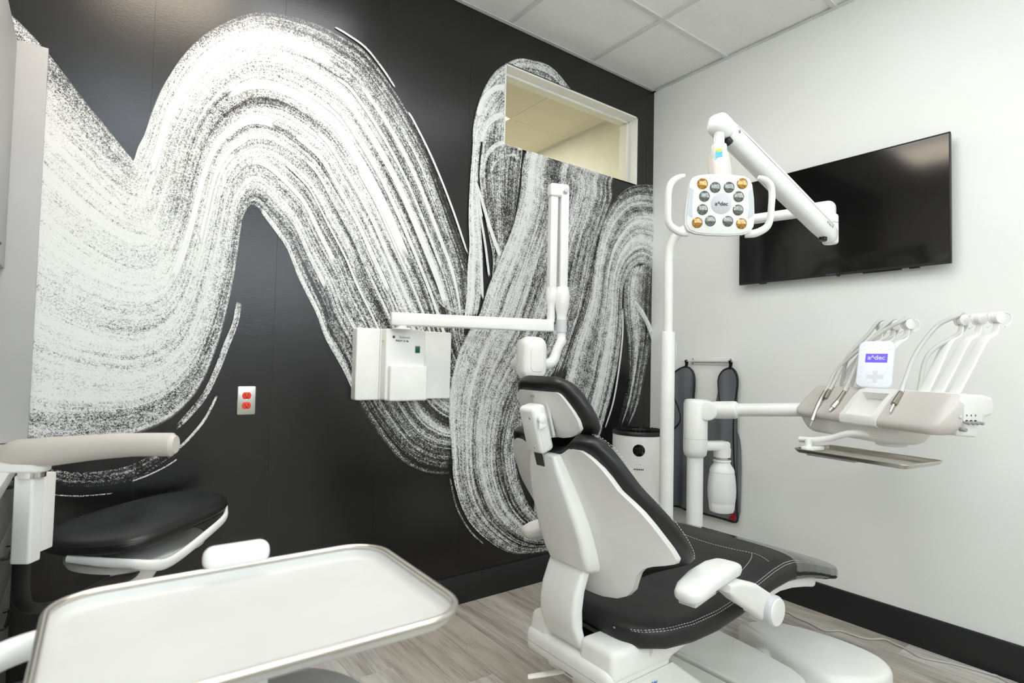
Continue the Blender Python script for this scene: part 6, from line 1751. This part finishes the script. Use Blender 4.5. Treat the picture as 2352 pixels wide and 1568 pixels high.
# tray arm
ta = [H(0.395, -0.06, 0.958), H(0.350, -0.035, 0.966), H(0.285, -0.010, 0.962), H(0.215, 0.02, 0.934), H(0.160, 0.055, 0.920), H(0.115, 0.082, 0.917)]
part('tray_arm', B().tube(ta, [0.014, 0.014, 0.013, 0.012, 0.0115, 0.012], 18, 6), 'white', t, angle=60)
TC = Vector((2.372, 1.140, 0))
part('tray_pivot', B().cyl((TC.x, TC.y, 0.926), (TC.x, TC.y, 0.888), 0.013, n=20, bev=0.003), 'white', t)
# steel tray on that arm: clip belongs to the unit
ty = Vector((-0.139, -0.990, 0)); tx = Vector((0.990, -0.139, 0))
t_mid = Vector((2.415, 0.948, 0.872))
part('tray_clip', B().prism([(x * 1.0, y * 1.0) for x, y in rrect(0.11, 0.05, 0.022, 6)], 0.0, 0.016, frame((TC.x + 0.012, TC.y - 0.012, 0.880), tx, ty, (0, 0, 1)), 0.006, 3), 'white', t, angle=50)
part('tray_support', B().box((0, 0, 0), (0.12, 0.20, 0.008), 0.003, 2, M=frame(t_mid + ty * -0.10 + Vector((0, 0, -0.012)), tx, ty, (0, 0, 1))), 'pale_grey', t)
def tray(name, label, M, w, l, r, h, flare, mat_in, mat_rim, rim_r=0.003):
    """shallow pressed tray: floor, flared wall, rolled rim"""
    tt = top(name, label, 'tray', M.translation)
    def loop(dw, z, rr):
        return [tuple(M @ Vector((x, y, z))) for x, y in rrect(w + dw, l + dw, rr, 8)]
    b = B()
    inner = [loop(-2 * flare - 0.02, 0.0, r * 0.7), loop(-2 * flare, 0.0012, r * 0.8), loop(-flare * 1.2, h * 0.35, r * 0.88), loop(-flare * 0.3, h * 0.92, r * 0.97), loop(0, h, r)]
    outer = [loop(0.004, h - 0.001, r), loop(-flare * 0.3 + 0.002, h * 0.88 - 0.002, r), loop(-flare * 1.2 + 0.002, h * 0.30 - 0.002, r * 0.88), loop(-2 * flare, -0.0016, r * 0.8), loop(-2 * flare - 0.02, -0.002, r * 0.7)]
    b.loft(inner + outer)
    part('pan', b, mat_in, tt, angle=40)
    rim = loop(0.0, h, r)
    part('rolled_rim', B().tube(rim + rim[:1], rim_r, 8, smooth=False, cap=False), mat_rim, tt, angle=80)
    return tt
tray('instrument_tray', 'steel instrument tray below the delivery unit head', frame(t_mid, tx, ty, (0, 0, 1)), 0.255, 0.425, 0.020, 0.014, 0.012, 'tray_steel', 'tray_steel', 0.0022)

# ------------------------------------------------------------------ clinician's stool at the left
t = top('assistant_stool', 'black seated stool with taupe curved arm beside the counter', 'stool', (0.14, 2.12, 0))
so = [(-0.098, 2.140), (-0.075, 2.035), (-0.01, 1.945), (0.075, 1.885), (0.150, 1.880), (0.235, 1.945), (0.315, 2.015), (0.385, 2.095), (0.412, 2.185), (0.398, 2.285), (0.345, 2.365), (0.255, 2.395), (0.150, 2.365), (0.040, 2.300), (-0.055, 2.225)]
SO = [(p.x, p.y) for p in catmull([(a, b_, 0) for a, b_ in so + so[:1]], 4)[:-1]]
scx, scy = 0.155, 2.135
def seat_loop(k, z, dz=0.0):
    return [(scx + (x - scx) * k, scy + (y - scy) * k, z + dz * (x - scx)) for x, y in SO]
sl = [(0.30, 0.664), (0.80, 0.664), (0.93, 0.667), (0.985, 0.676), (1.0, 0.686), (0.985, 0.697), (0.945, 0.706), (0.88, 0.711), (0.70, 0.7145), (0.40, 0.7135), (0.12, 0.712)]
part('seat', B().loft([seat_loop(k, z, 0.07) for k, z in sl]), 'leather', t, angle=70)
part('seat_seam', B().tube([(x, y, 0.6945 + 0.07 * (x - scx)) for x, y, _ in seat_loop(0.990, 0)] + [seat_loop(0.990, 0.6945, 0.07)[0]], 0.0013, 6, smooth=False), 'black', t)
# white cradle under the seat: a rim that dips in front to the hub
cr = []
rim_in = [(-0.02, 1.97, 0.650), (0.05, 1.915, 0.644), (0.12, 1.885, 0.634), (0.17, 1.885, 0.621), (0.205, 1.905, 0.613), (0.25, 1.945, 0.621), (0.32, 2.005, 0.650), (0.385, 2.085, 0.674), (0.402, 2.15, 0.693)]
part('cradle_rim', B().tube(rim_in, [0.010, 0.013, 0.014, 0.016, 0.017, 0.017, 0.016, 0.015, 0.011], 14, 5, flat=0.55, upv=(0, 0, 1)), 'white', t, angle=60)
part('cradle_plate', B().prism([(scx + (x - scx) * 0.74, scy + (y - scy) * 0.74) for x, y in SO], 0.588, 0.612, None, 0.006, 2), 'white', t, angle=50)
part('hub', B().lathe([(0, 0.53), (0.034, 0.53), (0.048, 0.545), (0.062, 0.57), (0.066, 0.592), (0, 0.592)], (0.140, 2.03, 0), n=32), 'white', t, angle=50)
part('gas_column', B().cyl((0.140, 2.03, 0.46), (0.140, 2.03, 0.535), 0.018, n=24).cyl((0.140, 2.03, 0.505), (0.140, 2.03, 0.518), 0.026, n=24), 'chrome', t)
part('outer_column', B().cyl((0.140, 2.03, 0.10), (0.140, 2.03, 0.47), 0.025, n=24), 'black', t)
part('foot_ring', B().tube([(0.14 + 0.20 * math.cos(2 * math.pi * k / 24), 2.03 + 0.20 * math.sin(2 * math.pi * k / 24), 0.24) for k in range(25)], 0.010, 10, 2), 'chrome', t, angle=70)
for k in range(5):
    a = 2 * math.pi * k / 5 + 0.3
    d = Vector((math.cos(a), math.sin(a), 0)); c = Vector((0.14, 2.03, 0))
    part('base_leg', B().tube([c + d * 0.02 + Vector((0, 0, 0.105)), c + d * 0.15 + Vector((0, 0, 0.092)), c + d * 0.27 + Vector((0, 0, 0.072))], [0.024, 0.019, 0.013], 14, 4), 'black', t)
    part('ring_spoke', B().cyl(c + d * 0.02 + Vector((0, 0, 0.24)), c + d * 0.20 + Vector((0, 0, 0.24)), 0.006, n=10), 'chrome', t)
    wc = c + d * 0.27 + Vector((0, 0, 0.026))
    sd_ = Vector((-d.y, d.x, 0))
    cs = part('castor', B().cyl(wc - sd_ * 0.014, wc + sd_ * 0.014, 0.026, n=20, bev=0.004), 'black', t)
    part('castor_stem', B().cyl(wc + Vector((0, 0, 0.02)), wc + Vector((0, 0, 0.055)), 0.006, n=10), 'chrome', cs)
# curved body arm on its side post
pa = Vector((-0.090, 1.572, 0))
arm_p = [(-0.136, 1.60, 0.9885), (-0.105, 1.575, 0.9955), (-0.05, 1.53, 1.002), (0.02, 1.478, 1.012), (0.085, 1.433, 1.0185), (0.152, 1.392, 1.020)]
part('body_arm', B().tube(arm_p, [0.020, 0.029, 0.030, 0.0265, 0.0245, 0.0245], 26, 8, flat=0.9, upv=(0, 0, 1)), 'arm_taupe', t, angle=60)
ed = (Vector(arm_p[-1]) - Vector(arm_p[-2])).normalized()
part('arm_end_cap', B().tube([Vector(arm_p[-1]) - ed * 0.002, Vector(arm_p[-1]) + ed * 0.008], [0.0247, 0.018], 26, smooth=False, flat=0.9, upv=(0, 0, 1)), 'arm_taupe', t)
part('arm_bracket', B().prism(rrect(0.105, 0.048, 0.022, 6), 0.0, 0.022, frame((-0.098, 1.575, 0.958), (0.82, -0.57, 0), (0.57, 0.82, 0)), 0.006, 3), 'white', t, angle=50)
part('arm_swivel', B().cyl((-0.082, 1.572, 0.945), (-0.082, 1.572, 0.962), 0.024, n=24), 'chrome', t)
part('arm_post', B().prism(rrect(0.040, 0.034, 0.006, 5), 0.768, 0.950, frame((-0.086, 1.575, 0), (0.82, -0.57, 0), (0.57, 0.82, 0)), 0.003, 2), 'white_satin', t, angle=50)
part('arm_post_back', B().prism(rrect(0.024, 0.050, 0.004, 4), 0.780, 0.945, frame((-0.066, 1.606, 0), (0.82, -0.57, 0), (0.57, 0.82, 0)), 0.003, 2), 'shell', t)
# flat black bracket that carries the post back to the seat
bk = [(-0.090, 1.595, 0.79), (-0.092, 1.600, 0.72), (-0.086, 1.605, 0.672), (-0.062, 1.615, 0.652), (-0.01, 1.65, 0.646), (0.06, 1.75, 0.640), (0.12, 1.88, 0.600), (0.14, 1.98, 0.572)]
part('arm_bar', B().tube(bk, 0.016, 16, 6, flat=0.3, upv=(0.9, -0.2, 0)), 'black', t, angle=60)

# ------------------------------------------------------------------ foreground tray on its arm
fx = Vector((0.9995, -0.018, 0)); fy = Vector((0.018, 0.9995, 0))
tm = Vector((0.166, 0.685, 0.916))
tray('instrument_tray', 'large ivory tray with silver rim in the foreground', frame(tm, fx, fy), 0.384, 0.284, 0.052, 0.014, 0.010, 'tray_white', 'tray_steel', 0.0042)
t = top('tray_arm', 'white swing arm and clip holding the foreground tray', 'arm', (0.0, 0.85, 0.90))
part('arm_tube', B().tube([(-0.19, 0.16, 0.884), (-0.185, 0.30, 0.884), (-0.15, 0.55, 0.884), (-0.115, 0.71, 0.884), (-0.085, 0.785, 0.8845), (-0.03, 0.826, 0.885), (0.05, 0.81, 0.888), (0.12, 0.76, 0.890)], 0.0145, 20, 6), 'white', t, angle=60)
part('arm_post', B().cyl((-0.19, 0.14, 0.0), (-0.19, 0.14, 0.91), 0.026, n=28, bev=0.006), 'white', t)
part('post_base', B().cyl((-0.19, 0.14, 0.0), (-0.19, 0.14, 0.02), 0.16, n=40, bev=0.006), 'white', t)
part('tray_plate', B().prism(rrect(0.22, 0.15, 0.03, 6), 0.893, 0.9035, frame((0.17, 0.72, 0), (1, 0, 0), (0, 1, 0)), 0.003, 2), 'white', t)
part('clip', B().box((0, 0, 0), (0.082, 0.030, 0.032), 0.0135, 5, M=frame((0.172, 0.836, 0.942), fx, fy)), 'white', t, angle=60)
part('clip_stem', B().box((0.172, 0.838, 0.915), (0.05, 0.012, 0.03), 0.003, 2), 'white', t)
pd = B().lathe([(0, 0.0), (0.10, -0.002), (0.135, -0.012), (0.15, -0.030), (0.145, -0.05), (0, -0.055)], (0.170, 0.690, 0.80), n=48)
part('rest_pad', pd, 'grey_plastic', t, label='round grey rest pad', angle=60)
part('pad_stem', B().cyl((0.17, 0.70, 0.78), (0.17, 0.70, 0.897), 0.012, n=16), 'white', t)
